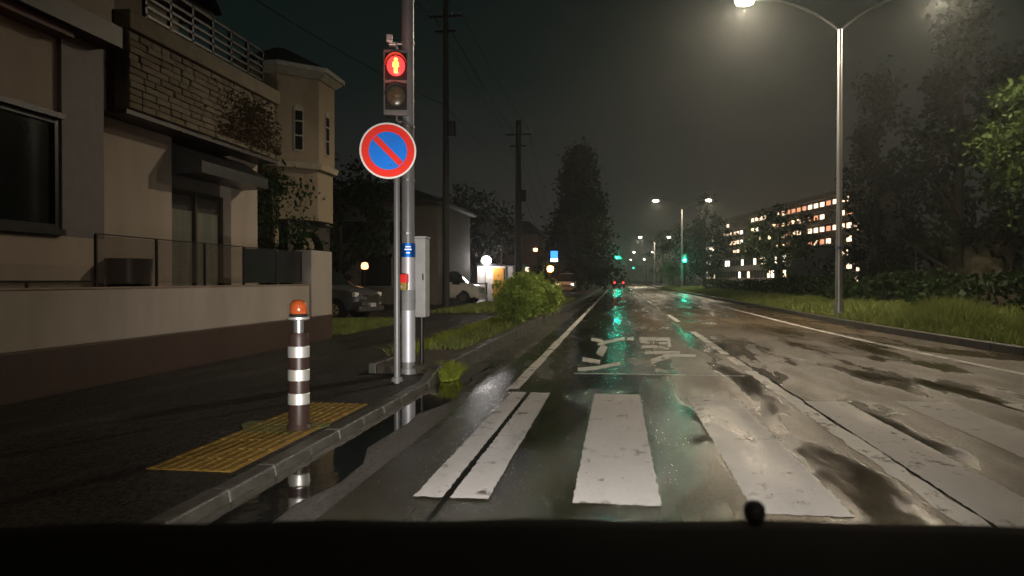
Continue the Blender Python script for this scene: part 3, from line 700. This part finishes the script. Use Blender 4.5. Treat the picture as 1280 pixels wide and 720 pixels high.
def facepanel(k, u0, u1, z0, z1, name, m, par, off=.02, arch=False):
    a0, a1 = R(22.5+45*k), R(22.5+45*(k+1)); p0 = Vector((tcx+tr*math.cos(a0), tcy+tr*math.sin(a0),0)); p1 = Vector((tcx+tr*math.cos(a1), tcy+tr*math.sin(a1),0))
    d = (p1-p0); nn = Vector((d.y,-d.x,0)).normalized(); out = []
    pts = [(u0,z0),(u1,z0),(u1,z1)]
    if arch:
        um, ru = (u0+u1)/2, (u1-u0)/2
        pts += [(um+ru*math.cos(t_), z1 + .16*math.sin(t_)) for t_ in np.linspace(.3, math.pi-.3, 6)]
    pts += [(u0,z1)]
    A = [p0 + d*u + nn*off + Vector((0,0,zz)) for u, zz in pts]; B = [p0 + d*u - nn*.03 + Vector((0,0,zz)) for u, zz in pts]; n = len(A)
    return MB().add(A+B, [tuple(range(n)), tuple(range(n,2*n))[::-1]] + [(i,n+i,n+(i+1)%n,(i+1)%n) for i in range(n)]).build(name, m, par)
for k in (5, 6, 7):
    wf = facepanel(k,.38,.62,4.75,5.85,'arched_window', mat('pale_trim2',(.30,.27,.21),.7), T, .02, True)
    for (za, zb) in ((4.8,5.15),(5.19,5.54),(5.58,5.83)): facepanel(k,.415,.585,za,zb,'pane', glass_dk, wf, .03)
# arched entrance below the turret
arc = MB(); n = 12; ay0, ay1 = 19.3, 21.3; ym = (ay0+ay1)/2; ra = (ay1-ay0)/2; X_ = -8.5
for i in range(n):
    t0_, t1_ = math.pi*i/n, math.pi*(i+1)/n
    p = lambda t_, r: (X_, ym - r*math.cos(t_), 1.9 + r*math.sin(t_)*.75)
    q = lambda t_: (X_, ym - (ra+.2)*math.cos(t_), 2.9)
    vs = [p(t0_,ra),p(t1_,ra),(X_,p(t1_,ra)[1],2.86),(X_,p(t0_,ra)[1],2.86)]
    arc.add(vs + [(x-.25,y,z) for x,y,z in vs], [(0,3,2,1),(4,5,6,7),(0,1,5,4),(2,3,7,6)])
arc.box(X_-.25,ay0-.5,0,X_,ay0,2.86); arc.box(X_-.25,ay1,0,X_,ay1+.4,2.86)
arc.build('entrance_arch', dkbrown, T)
MB().box(-10.3,18.9,2.865,-8.4,21.75,2.9).build('porch_slab', dkbrown, T)
for k in range(7): MB().cyl((-8.62,ay0+.14+k*.29,0),(-8.62,ay0+.14+k*.29,1.7),.02,.02,6).build('gate_bar', darkmetal, T)

# ------------------------------------------------------------------ trees and shrubs
def crown_pts(n, rx, ry, rz, clumps, spread, cone=False, hollow=.55):
    cs = []
    while len(cs) < clumps:
        p = NR.uniform(-1,1,3); r = np.linalg.norm(p)
        if cone:
            tt = NR.uniform(0,1)**1.15; rr = (1-tt)**.62 * NR.uniform(.3,1); a = NR.uniform(0,6.28)
            cs.append([rr*math.cos(a), rr*math.sin(a), 2*tt-1])
        elif r < 1 and r > hollow: cs.append(p)
    cs = np.array(cs); ids = NR.integers(0, clumps, n); sz = NR.uniform(.6,1.3,clumps)[ids][:,None]
    P = cs[ids] + NR.normal(size=(n,3))*spread*sz*np.array([1,1,.6])
    return P * np.array([rx,ry,rz])
def make_tree(name, label, cat, h, r, trunk_h, nleaf, lsize, m, clumps=40, spread=.16, cone=False, group=None, seed=1):
    rr = random.Random(seed); t = thing(name, (0,0,0), label, cat, group)
    tk = MB(); hc = trunk_h + (h-trunk_h)*.55; r0 = max(.08, h*.022)
    pts = [(0,0,-.1),(.05,0,trunk_h*.5),(.0,.06,trunk_h),(.06,.02,hc),(.02,0,h*.93)]
    tk.tube(pts, [r0*1.25,r0,r0*.85,r0*.5,r0*.15], 9)
    for i in range(9):
        a = i*2.4 + rr.uniform(-.4,.4); z0 = trunk_h + (hc-trunk_h)*rr.uniform(-.1,.9); l = r*rr.uniform(.55,.85)
        p1 = (math.cos(a)*l*.5, math.sin(a)*l*.5, z0 + l*.35); p2 = (math.cos(a)*l, math.sin(a)*l, z0 + l*.75)
        tk.tube([(0,0,z0),p1,p2],[r0*.4,r0*.25,r0*.08],6)
    loc(tk, 'trunk', bark, t, smooth=True)
    P = crown_pts(nleaf, r, r, (h-trunk_h)/2*1.08, clumps, spread, cone); P[:,2] += (h+trunk_h)/2
    link('crown', leaves('crown', P, m, lsize), t)
    return t
def make_shrub(name, label, cat, r, h, n, ls, m, group=None):
    t = thing(name, (0,0,0), label, cat, group); st = MB()
    for i in range(7):
        a = i*.9; st.tube([(0,0,-.05),(math.cos(a)*r*.4,math.sin(a)*r*.4,h*.5),(math.cos(a)*r*.7,math.sin(a)*r*.7,h*.8)],[.025,.018,.006],5)
    loc(st, 'stems', bark, t)
    P = crown_pts(n, r, r, h*.52, 30, .2, hollow=.3); P[:,2] += h*.52; P[:,2] = np.abs(P[:,2])
    link('foliage', leaves('foliage', P, m, ls), t); return t

# right foreground tree lit by the lamp
nt_ = make_tree('broadleaf_tree','leafy green tree lit by the nearest lamp at the right edge','tree',8.7,3.5,2.0,16000,.15,leaf_a,clumps=75,spread=.11,seed=3)
nt_.location = (15.0,25.0,.1)
# pale green tree beneath second lamp
lt = make_tree('broadleaf_tree','yellow-green tree lit by lamp in front of the lit apartment block','tree',8.6,3.6,2.2,5000,.3,leaf_a,clumps=46,spread=.13,seed=4)
lt.location = (16.6,82,.1)
dk = make_tree('dark_tree','x','tree',11,4.2,2.2,4200,.34,leaf_b,clumps=50,spread=.13,group='dark trees behind the right verge',seed=5)
dk2 = make_tree('dark_tree','x','tree',14,3.6,2.0,4200,.36,leaf_b,clumps=54,spread=.12,cone=True,group='dark trees behind the right verge',seed=6)
darkspots = [(0,19,33,1.0,'dark tree right of the nearest lamp pole, in front of the small beige house'),
 (1,17,41,1.05,'tall pointed dark tree between the lamp pole and the small beige house'),
 (0,24,46,1.25,'broad dark tree behind the small beige house'),
 (1,18.5,58,1.1,'tall conical dark tree just right of the nearest lamp pole'),
 (0,13.6,122,1.0,'dark tree at the left end of the lit apartment block'),
 (1,13.0,118,.95,'pointed dark tree right of the green signal on the second lamp'),
 (0,12.0,140,1.0,'rounded dark tree just behind the second street lamp'),
 (0,11.0,175,1.0,'dark round tree between second and third street lamps'),
 (1,12,215,1.0,'small far conical tree right of the third street lamp'),
 (0,34,80,.55,'low dark tree before the lowest lit apartment floors'),
 (1,31,38,1.2,'dark conical tree at the far right behind the leafy green tree')]
fa = fb = True
for kd, x, y, s, lab in darkspots:
    src = dk if kd == 0 else dk2
    if kd == 0 and fa: o = dk; fa = False
    elif kd == 1 and fb: o = dk2; fb = False
    else: o = dup(src)
    o.location = (x,y,.1); o.rotation_euler = (0,0,rnd.uniform(0,6)); o.scale = (s,s,s); o['label'] = lab
yt = make_tree('small_tree','small yellowish tree beside the second street lamp pole','tree',4.4,1.6,1.0,900,.28,leaf_c,clumps=20,spread=.2,seed=8); yt.location = (9.0,128,.1)
# left: conical greenish tree and others
ct = make_tree('roadside_tree','large dark green tapering tree left of the road far ahead','tree',14.8,4.6,1.6,17000,.42,leaf_t,clumps=150,spread=.13,cone=True,seed=9); ct.location = (-4.2,84,.1)
lt2 = make_tree('garden_tree','dark garden tree rising behind the white shed','tree',8,3.0,2,3500,.28,leaf_b,clumps=40,seed=10); lt2.location = (-11,56,.0)
lt3 = dup(lt2,(-13.5,36,0),2,'dark garden tree behind the signal pole near the parked cars',.85)
lt4 = dup(lt2,(-7.6,98,0),4,'dark tree left of the large tapering tree above the orange lamp',1.0)
lt5 = dup(lt2,(-4.8,112,0),5,'dark roadside tree just left of the vanishing point',.85)
lt6 = dup(lt2,(-5.0,150,0),1,'far dark tree beside the left lane near the vanishing point',.9)
for o in (lt2,lt3,lt4,lt5,lt6): o['group'] = 'dark garden trees on the left'
gs = make_tree('garden_shrub','dense dark shrub growing between the corner house and the turret','shrub',3.9,1.0,.8,3200,.11,leaf_b,clumps=34,spread=.18,seed=11); gs.location = (-8.3,17.4,.0)
# bushes on the planting strip
bs = make_shrub('roadside_bush','bushy bright green shrub on the planting strip, nearest the signal pole','bush',.55,1.12,3600,.085,leaf_c,'bushes on the left planting strip')
bs.location = (-2.62,19.6,.15); bs.scale = (1.05,1.05,1.12)
for (x,y,s,lab) in [(-2.62,21.4,1.0,'bright green shrub on the planting strip, second from the signal pole'),(-2.55,23.4,1.15,'tallest bright green shrub, third along the planting strip'),(-2.5,26.2,1.05,'fourth green shrub at the far end of the bush row'),(-2.75,33,.55,'small isolated green shrub farther along the planting strip')]:
    dup(bs,(x,y,.15),rnd.uniform(0,6),lab,s)
# right verge bushes
hb = make_shrub('verge_bush','x','bush',1.5,1.25,1800,.16,leaf_b,'dark bushes behind the right verge grass')
hl = [(11.2,19.5,'dark bush behind the verge grass at the right edge of the picture'),(11.4,24.5,'dark bush under the leafy green tree'),(11.5,29,'dark bush just right of the nearest lamp pole base'),(11.0,34,'dark bush directly behind the nearest lamp pole'),
 (10.8,40,'dark bush left of the nearest lamp pole, first from it'),(10.4,46,'dark bush left of the nearest lamp pole, second from it'),(10.2,53,'dark bush left of the nearest lamp pole, third from it'),(10.0,61,'dark bush below the yellow-green lamp-lit tree'),
 (10.0,70,'dark bush right of the second street lamp, nearer one'),(10.2,78,'dark bush right beside the second street lamp base'),(15.0,27,'dark bush in front of the small beige house, left of it'),(16.5,31,'dark bush in front of the small beige house, right of it')]
for i,(x,y,lab) in enumerate(hl):
    o = hb if i == 0 else dup(hb)
    o.location = (x,y,.1); o.rotation_euler=(0,0,rnd.uniform(0,6)); s = rnd.uniform(.85,1.2); o.scale=(s,s*1.3,s); o['label']=lab

# ------------------------------------------------------------------ grass
def scatter(n, x0, x1, y0, y1, z, p=1.0):
    y_ = y0 + (y1-y0)*NR.uniform(0,1,n)**p; x_ = NR.uniform(0,1,n)
    xa = np.array([kx(v) for v in y_])+.2 if x0 is None else x0
    return np.stack([xa + (x1-xa)*x_, y_, np.full(n, z)], 1)
B = scatter(52000, None, 11.5, 7, 42, .12, 1.0); B2 = scatter(22000, None, 10.5, 42, 120, .12, 1.0)
def hfun(P):
    d = P[:,0] - np.array([kx(v) for v in P[:,1]]); return .10 + .28*np.clip(d/1.6,0,1) + .09*np.sin(P[:,1]*.9)+.06*np.sin(P[:,0]*3)
tag(link('verge_grass', blades('verge_grass', B, hfun(B).clip(.05,1), .022, grass_m)), 'long green grass along the right verge under the street lamp', 'grass', kind='stuff')
tag(link('distant_verge_grass', blades('distant_verge_grass', B2, hfun(B2).clip(.05,1), .05, grass_m)), 'verge grass farther along the right kerb towards the second lamp', 'grass', kind='stuff')
n = 9000; a = NR.uniform(0,6.28,n); r_ = np.sqrt(NR.uniform(0,1,n)); M_ = np.stack([7.9+1.05*r_*np.cos(a), 19.5+1.9*r_*np.sin(a), .12+.0*a],1)
tag(link('grass_clump', blades('grass_clump', M_, .78*(1.02-r_**2*.7), .024, grass_m, .28)), 'tall mounded grass clump in front of the nearest lamp pole', 'grass', kind='stuff')
# weeds
Wd = np.stack([NR.normal(-3.2,.07,2600), NR.uniform(10.2,21,2600), np.full(2600,.17)],1)
Wd = Wd[(np.sin(Wd[:,1]*2.3)+np.sin(Wd[:,1]*5.1+1)) > -.6]
tag(link('strip_weeds', blades('strip_weeds', Wd, .17*np.ones(len(Wd)), .018, weed_m, .7)), 'yellow-green weeds spilling along the edging of the planting strip', 'weeds', kind='stuff')
Wg = np.stack([NR.uniform(-3.1,-2.45,5200), NR.uniform(12,45,5200), np.full(5200,.16)],1)
tag(link('strip_grass', blades('strip_grass', Wg, .16*np.ones(len(Wg)), .02, grass_m, .5)), 'short grass covering the planting strip around the bushes', 'grass', kind='stuff')
a = NR.uniform(0,6.28,1300); r_ = np.sqrt(NR.uniform(0,1,1300))*.17
tag(link('kerb_weed_tuft', blades('kerb_weed_tuft', np.stack([-2.17+r_*np.cos(a)*.6, 9.75+r_*np.sin(a)*1.8, .0+.12*(1-r_/.17)],1), .15*np.ones(1300), .016, weed_m, .8)), 'bright yellow weed tuft growing at the kerb beside the signal pole', 'weeds', kind='stuff')
struct('driveway', MB().box(-20,15.66,-.05,-6.002,60,.06), sidewalk_m)
Lw = np.stack([NR.uniform(-9.5,-6.1,16000), NR.uniform(16.4,22.5,16000), np.full(16000,.05)],1)
tag(link('lawn_grass', blades('lawn_grass', Lw, .13*np.ones(16000), .02, grass_m, .6)), 'patch of short lawn between the garden wall and the parked grey car', 'grass', kind='stuff')
Lw = np.stack([NR.uniform(-6.0,-3.6,5000)*1.0-.9, NR.uniform(27,45,5000), np.full(5000,.09)],1)
tag(link('roadside_grass', blades('roadside_grass', Lw, .15*np.ones(5000), .03, grass_m, .6)), 'rough grass beyond the footpath near the white shed', 'grass', kind='stuff')

# ------------------------------------------------------------------ cars
def make_car(label, loc_, rz, paint, L_=4.4, W=1.75, Hh=1.6, tails=None, heads=None, group=None, rim=None):
    t = thing('car', loc_, label, 'car', group, rz)
    st = [(-.5,.55,.78,.60,.80),(-.47,.42,.95,.97,.90),(-.40,.30,1.0,1.35,.96),(-.30,.28,1.02,Hh,1.0),(-.05,.28,1.02,Hh+.02,1.0),(.12,.28,1.0,Hh-.05,1.0),(.26,.28,.98,1.08,1.0),(.40,.30,.92,.98,.97),(.47,.36,.80,.86,.9),(.50,.45,.66,.70,.78)]
    vs = []; bodyf = []; glassf = []; hw = W/2
    for (fx, zb, zbelt, zt, wf_) in st:
        x = fx*L_; w_ = hw*wf_; zt = max(zt, zbelt+.02); wt = w_*(.78 if zt > zbelt+.2 else .88)
        prof = [(0,zb),(w_*.9,zb),(w_,zb+.18),(w_,(zb+zbelt)/2+.05),(w_*.97,zbelt),(wt,zt-.04),(wt*.85,zt),(0,zt+.02)]
        ring = [(x,y,z) for y,z in prof] + [(x,-y,z) for y,z in prof[-2:0:-1]]
        vs += ring
    n = 14
    for k in range(len(st)-1):
        for i in range(n):
            f = (k*n+i, k*n+(i+1)%n, (k+1)*n+(i+1)%n, (k+1)*n+i)
            side = i in (4, 9); cab = 2 <= k <= 5
            ws = (k == 5 and i in (5,6,7,8)) or (k == 2 and i in (5,6,7,8))
            (glassf if (side and cab) or ws else bodyf).append(f)
    bodyf += [tuple(range(n)), tuple(range((len(st)-1)*n, len(st)*n))[::-1]]
    bo = loc(MB().add(vs, bodyf), 'body', paint, t, smooth=True)
    loc(MB().add(vs, glassf), 'window_glass', glass_dk, t, smooth=True)
    for x in (.31,-.31):
        for s in (-1,1):
            loc(MB().cyl((x*L_,s*(hw-.25),.33),(x*L_,s*(hw-.005),.33),.37,.37,20), 'wheel_arch', blackm, t)
            wh = loc(MB().cyl((x*L_,s*(hw-.22),.31),(x*L_,s*(hw+.015),.31),.31,.31,24), 'tyre', blackm, t, bevel=.03)
            rm = MB().cyl((x*L_,s*(hw-.02),.31),(x*L_,s*(hw+.022),.31),.2,.19,20)
            loc(rm, 'rim', rim or chrome, wh)
            sp_ = MB()
            for k in range(5):
                a = k*2*math.pi/5; sp_.cyl((x*L_+.05*math.cos(a),s*(hw+.024),.31+.05*math.sin(a)),(x*L_+.18*math.cos(a),s*(hw+.024),.31+.18*math.sin(a)),.02,.02,5)
            loc(sp_, 'spokes', darkmetal, wh)
    for s in (-1,1):
        hl_ = MB().box(.455*L_,s*.42*W-.16,.72,.478*L_,s*.42*W+.10*1,.86); loc(hl_, 'headlight', heads or lampglass, t, bevel=.02)
        loc(MB().box(.485*L_,s*.30*W-.09,.45,.50*L_,s*.30*W+.09,.55), 'fog_lamp', lampglass, t, bevel=.015)
        loc(MB().box(-.492*L_,s*.38*W-.12,.75,-.46*L_,s*.38*W+.12,1.0), 'tail_light', tails or sign_red, t, bevel=.01)
        loc(MB().box(.14*L_,s*(hw+.02),1.0,.17*L_,s*(hw+.2),1.13), 'mirror', paint, t, bevel=.03)
    gr = MB()
    for k in range(4): gr.box(.487*L_,-.42,.56+k*.055,.503*L_,.42,.585+k*.055)
    loc(gr, 'grille', chrome, t); loc(MB().box(.478*L_,-.5,.50,.492*L_,.5,.78), 'grille_recess', blackm, t)
    loc(MB().box(.50*L_,-.165,.40,.512*L_,.165,.52), 'number_plate', sign_white, t)
    loc(MB().box(.47*L_,-.8,.26,.505*L_,.8,.42), 'bumper', paint, t, bevel=.04)
    return t
make_car('dark grey car parked nose out beyond the garden wall', (-9.8,23.4,.06), R(-10), carg)
make_car('pale beige car parked beside the white shed, one bright wheel showing', (-9.3,40.6,.06), R(-8), carw, 4.2, 1.7, 1.75)
make_car('dark car with lit red tail lights driving far ahead in the lane', (.2,122,0), R(90), card, tails=tail_l)
make_car('distant car with red tail lights beyond the first signal', (.6,170,0), R(90), card, tails=tail_l)
make_car('pale van with lit headlamps near the blue sign', (-5.2,78,.06), R(-90), carw, 4.4,1.75,1.9, heads=glow('van_headlamp',(1,.93,.85),7))

# ------------------------------------------------------------------ shed, signs, poles and houses at left
sh = thing('storage_shed', (-7.6,50,.06), 'small white shed with orange door and bright white lamp', 'shed')
MB().box(-9.1,49,.0,-6.3,52,2.25).build('wall', whitebox, sh)
MB().box(-9.2,48.9,2.25,-6.2,52.1,2.36).build('roof', darkmetal, sh)
MB().box(-8.05,48.94,.1,-7.35,48.99,2.1).build('door', orange_p, sh)
for x in (-8.6,-7.25,-6.75): MB().box(x,48.95,.05,x+.06,48.99,2.2).build('panel_rib', wallw, sh)
MB().cyl((-8.45,48.8,2.6),(-8.45,48.66,2.5),.30,.28,16).build('lamp', glow('shed_lamp',(1,.93,.88),40), sh)
pt_light('shed_lamp_light', (-8.45,48.4,2.5), 170, (1,.93,.88), .2)
for (x0,x1) in ((-12.3,-9.7),):
    fn = thing('wire_fence', (-11,44,.0), 'low pale post and rail fence beside the parked beige car', 'fence')
for k in range(7): MB().box(-11.2+k*.6,43.6,.0,-11.12+k*.6,43.68,1.15).build('post', wallw, fn)
for zz in (.5,1.05): MB().box(-11.2,43.69,zz,-7.5,43.73,zz+.07).build('rail', wallw, fn)
bsn = thing('blue_lit_sign', (-6.3,76,.06), 'blue and white lit shop sign on a post above the bushes', 'sign')
MB().cyl((-6.3,76,0),(-6.3,76,3.3),.08,.08,10).build('post', darkmetal, bsn)
MB().box(-6.65,75.9,3.45,-5.95,76.1,4.2).build('blue_panel', blue_l, bsn, bevel=.02)
MB().box(-6.65,75.9,3.15,-5.95,76.1,3.44).build('white_panel', glow('sign_white_panel',(.9,.95,1),5), bsn)
ol = thing('orange_lamp', (-6.6,75,.06), 'orange warning lamp glowing below the blue lit sign', 'lamp')
MB().cyl((-6.6,75,0),(-6.6,75,2.1),.05,.05,8).build('post', darkmetal, ol)
MB().lathe([(.1,0),(.27,.08),(.32,.3),(.27,.52),(.08,.6)],14,(-6.6,75,2.1)).build('globe', orange_l, ol, smooth=True)
pt_light('orange_lamp_light', (-6.6,74.5,2.3), 30, (1,.3,.08), .15)
ol2 = thing('curved_arm_lamp', (-8.0,74,.06), 'small amber lamp on a curved arm left of the blue sign', 'lamp')
MB().cyl((-6.9,75.2,0),(-6.9,75.2,3.9),.05,.05,8).build('post', darkmetal, ol2)
MB().tube([(-6.9,75.2,3.9),(-7.2,75.2,4.3),(-7.7,75.2,4.45),(-8.1,75.2,4.4)],[.035]*4,8).build('arm', darkmetal, ol2)
MB().lathe([(.08,0),(.2,.08),(.2,.24),(.06,.3)],12,(-8.1,75.2,4.15)).build('globe', orange_l, ol2)
gl = thing('garden_lamp', (-10.8,30.6,.0), 'small warm lamp glowing above the dark grey parked car', 'lamp')
MB().cyl((-10.6,31,0),(-10.6,31,1.75),.03,.03,8).build('post', darkmetal, gl)
MB().lathe([(.05,0),(.14,.03),(.16,.15),(.12,.27),(.03,.3)],12,(-10.6,31,1.75)).build('globe', glow('garden_globe',(1,.42,.18),4), gl)
poled = mat('dark_pole', (.03,.028,.026), .8)
def upole(x,y,h,r,label):
    t = thing('utility_pole',(x,y,.0),label,'utility pole','utility poles on the left')
    MB().cyl((x,y,0),(x,y,h),r*1.15,r*.8,12).build('shaft', poled, t, smooth=True)
    MB().box(x-.8,y-.05,h-.9,x+.8,y+.05,h-.8).build('crossarm', darkmetal, t)
    MB().box(x-.5,y-.05,h-1.6,x+.5,y+.05,h-1.5).build('crossarm', darkmetal, t)
    for k in (-.7,-.2,.3,.7): MB().cyl((x+k,y,h-.8),(x+k,y,h-.62),.04,.03,8).build('insulator', sign_white, t)
    MB().cyl((x+.3,y-.2,h*.55),(x+.3,y-.2,h*.55+.7),.22,.22,12).build('transformer', darkmetal, t)
upole(-8.0,35,14.5,.15,'tall utility pole just right of the signal pole, rising out of the picture')
upole(-6.0,46,11,.20,'dark utility pole rising above the white shed')
wires = thing('overhead_cables', (-8,35,12), 'dark overhead cables sagging between the utility poles on the left', 'cables')
for k,(h0,h1,dx) in enumerate([(13.85,10.35,-.7),(13.85,10.35,-.2),(13.85,10.35,.7),(12.9,9.4,.3),(9.5,7.6,0)]):
    for (A,B) in (((-8.0+dx,35,h0),(-6.0+dx,46,h1)),((-8.0+dx,35,h0),(-10.5+dx,-2,h0-.6)),((-6.0+dx,46,h1),(-8.5+dx,92,h1-1.5))):
        A=Vector(A);B=Vector(B);sg_=.022*(A-B).length
        MB().tube([A.lerp(B,i/10)+Vector((0,0,-sg_*4*(i/10)*(1-i/10))) for i in range(11)],[.013]*11,4).build('cable', blackm, wires)
def house(label, x0,x1,y0,y1,h,rh,m,wins=()):
    t = thing('house', ((x0+x1)/2,y0,0), label, 'house', 'dark houses in the left background')
    MB().box(x0,y0,0,x1,y1,h).build('wall', m, t); e_ = .4; xm = (x0+x1)/2
    MB().box(x0-e_,y0-e_,h,x1+e_,y1+e_,h+.12).build('eave', roofm, t)
    MB().add([(x0-e_,y0-e_,h+.12),(x1+e_,y0-e_,h+.12),(x1+e_,y1+e_,h+.12),(x0-e_,y1+e_,h+.12),(xm-.6,(y0+y1)/2,h+rh),(xm+.6,(y0+y1)/2,h+rh)],[(0,1,5,4),(1,2,5),(2,3,4,5),(3,0,4)]).build('roof', roofm, t)
    for (wx, wz, ww, wh, lit) in wins:
        f = MB().box(wx-.06,y0-.04,wz-.06,wx+ww+.06,y0-.002,wz+wh+.06).build('window', wallw, t)
        MB().box(wx,y0-.06,wz,wx+ww,y0-.042,wz+wh).build('pane', lit or glass_dk, f)
house('dark-roofed house behind the grey parked car', -17,-9.0,37.5,46,5.2,1.6,wallg,[(-14,3.2,1.2,1.1,None),(-11.5,3.2,1.2,1.1,None),(-13,1,1.6,1.6,None)])
house('two-storey dark house behind the beige parked car', -16,-10.4,60,68,6.0,1.8,wallg,[(-14,3.8,1.3,1.1,None),(-12,3.8,1.0,1.1,None)])
house('narrow dark house between the white shed and the blue sign', -12.5,-8.6,82,90,6.2,1.8,wallg,[(-11.8,4,1.2,1.0,None),(-10,2.2,.5,.5,glow('small_lit_pane',(1,.8,.6),1.5))])
house('far house at left of the road near the tail lights', -14,-7,125,135,6.4,2,wallg,[(-9.5,3.6,1.1,1.0,glow('lit_pane_b',(1,.75,.5),2)),(-8.4,1.6,.7,.7,glow('lit_pane_c',(1,.9,.8),3))])
# small beige house behind right trees
rh_ = thing('small_house', (19,38,.1), 'small dim beige house among the trees right of the nearest lamp', 'house')
MB().box(17.2,40,.1,23.5,46,3.3).build('wall', mat('beige_wall',(.2,.18,.12),.8), rh_)
MB().box(16.9,39.7,3.3,23.8,46.3,3.45).build('roof', roofm, rh_)
wf = MB().box(19.0,39.96,1.2,19.5,39.998,2.3).build('window', darkmetal, rh_); MB().box(19.05,39.94,1.25,19.45,39.958,2.25).build('pane', glass_dk, wf)
wf = MB().box(21.2,39.96,1.2,22.3,39.998,2.3).build('window', darkmetal, rh_); MB().box(21.25,39.94,1.25,22.25,39.958,2.25).build('pane', glass_dk, wf)

# ------------------------------------------------------------------ apartment buildings
def apartment(label, p0, p1, floors, fh, bay, depth, wall, choose, name='apartment_block', z0=0, win=(.33,.62)):
    p0 = Vector((*p0,0)); p1 = Vector((*p1,0)); d = p1-p0; L_ = d.length; d.normalize(); rz = math.atan2(d.y,d.x)
    t = thing(name, tuple(p0), label, 'apartment building' if floors > 3 else 'building', None, rz)
    Ht = floors*fh + .8 + z0                 # local x along facade, +y away from viewer side? facade faces local +y
    loc(MB().box(0,-depth,0,L_,0,Ht), 'wall', wall, t)
    loc(MB().box(-.2,-depth-.2,Ht,L_+.2,.4,Ht+.35), 'roof', roofm, t)
    nb = int(L_/bay)
    for f in range(1, floors+1):
        zz = z0 + f*fh - fh
        loc(MB().box(0,.001,zz+fh-.2,L_,1.1,zz+fh), 'balcony_slab', wall, t)
        loc(MB().box(0,1.02,zz,L_,1.1,zz+.85), 'balcony_front', wall, t)
    fr = MB().box(-bay*win[0]-.08,.0,-.08,bay*win[0]+.08,.05,1.95)
    fm = bpy.data.meshes.new('window'); fm.from_pydata(fr.v,[],fr.f); fm.materials.append(darkmetal)
    pms = {}
    for f in range(floors):
        for i in range(nb):
            m_ = choose(f, i, nb)
            wo = link('window', fm, t, ((i+.5)*bay,.002,z0+f*fh+.3))
            if m_.name not in pms:
                pn = MB().box(-bay*win[0],.055,0,-.04,.09,1.85).box(.04,.055,0,bay*win[0],.09,1.85)
                me = bpy.data.meshes.new('pane'); me.from_pydata(pn.v,[],pn.f); me.materials.append(m_); pms[m_.name] = me
            link('pane', pms[m_.name], wo)
    return t
r1 = random.Random(12)
def chA(f, i, nb):
    u = i/nb
    p = .12 + (.6 if u < .5 else .42)
    if f == 0: p *= .7
    if r1.random() < p:
        return warm_w if r1.random() < .7 else (warm_d if u < .5 else white_w)
    return glass_dk
apartment('long brown seven-storey apartment block with warm lit windows behind trees', (52.3,174), (36,272), 7, 3.0, 3.5, 12, wallb, chA)
apartment('pale apartment block with white lit stairwell windows beyond the long block', (36,292), (33,306), 6, 3.0, 7, 10, wallw, lambda f,i,nb: white_w)
apartment('low building with bright white lit windows behind the roadside trees', (30.0,138), (23,196), 2, 2.6, 2.2, 8, wallw, lambda f,i,nb: (white_w if r1.random()<.6 else warm_w) if r1.random()<.33 else glass_dk, 'low_building', .9)

# ------------------------------------------------------------------ the car the picture is taken from
cr_ = thing('car_dashboard', (0,.5,1.0), 'black dashboard top of the car along the bottom of the picture', 'dashboard')
us = np.linspace(-500, 1800, 41); top = []
for u in us:
    v = 650 + 8*((u-660)/640)**2
    if u > 1100: v += (u-1100)*.015
    top.append(at(u, v, 1.02))
rows = []
fwd = Vector((math.sin(-YAW), math.cos(YAW), 0))
for (dd, zz) in ((.10,.70),(.06,.90),(.03,.985),(.012,1.012),(0,1.02),(-.03,1.018),(-.1,1.005),(-.2,.99),(-.32,.975),(-.42,.94),(-.45,.80)):
    rows.append([Vector((p.x,p.y,0)) + fwd*dd + Vector((0,0,zz + .0015*math.sin(i*1.3))) for i, p in enumerate(top)])
n = len(top)
mb = MB().add([p for r_ in rows for p in r_], [(k*n+i,k*n+i+1,(k+1)*n+i+1,(k+1)*n+i) for k in range(len(rows)-1) for i in range(n-1)])
mb.build('top_pad', dash_m, cr_, smooth=True)
kp = at(943,641,1.022)
MB().lathe([(.011,-.004),(.013,.004),(.0125,.011),(.008,.016),(.001,.018)],18,(kp.x,kp.y,1.019)).build('sensor_dome', blackm, cr_, smooth=True)
ip = at(361,709,1.0)
MB().box(ip.x-.003,ip.y-.003,.992,ip.x+.003,ip.y+.003,.999).build('indicator_light', ind_em, cr_)
# headlamp beams of this car: real lamps below the windscreen
for s in (-.62,.62):
    ld = bpy.data.lights.new('headlamp_light','SPOT'); ld.energy = 900; ld.spot_size = R(75); ld.spot_blend = .9; ld.color = (1,.93,.84); ld.shadow_soft_size = .05
    lo = bpy.data.objects.new('headlamp_light', ld); C.objects.link(lo); lo.location = (s,1.35,.68)
    lo.rotation_euler = (R(88),0,R(6))

# ------------------------------------------------------------------ rainy air
HAZE = 1
if HAZE:
    m = bpy.data.materials.new('haze'); m.use_nodes = True; t = m.node_tree
    for x in list(t.nodes):
        if x.type == 'BSDF_PRINCIPLED': t.nodes.remove(x)
    pv = t.nodes.new('ShaderNodeVolumePrincipled'); pv.inputs['Color'].default_value = (.88,.94,.92,1); pv.inputs['Density'].default_value = .0015; pv.inputs['Anisotropy'].default_value = .8
    out = [x for x in t.nodes if x.type == 'OUTPUT_MATERIAL'][0]; t.links.new(pv.outputs[0], out.inputs['Volume'])
    hz = MB().box(-950,-350,-1.7,950,1450,32).build('haze', m); hz['kind'] = 'stuff'; hz['label'] = 'thin rainy night haze over the whole street'
    hz['category'] = 'haze'
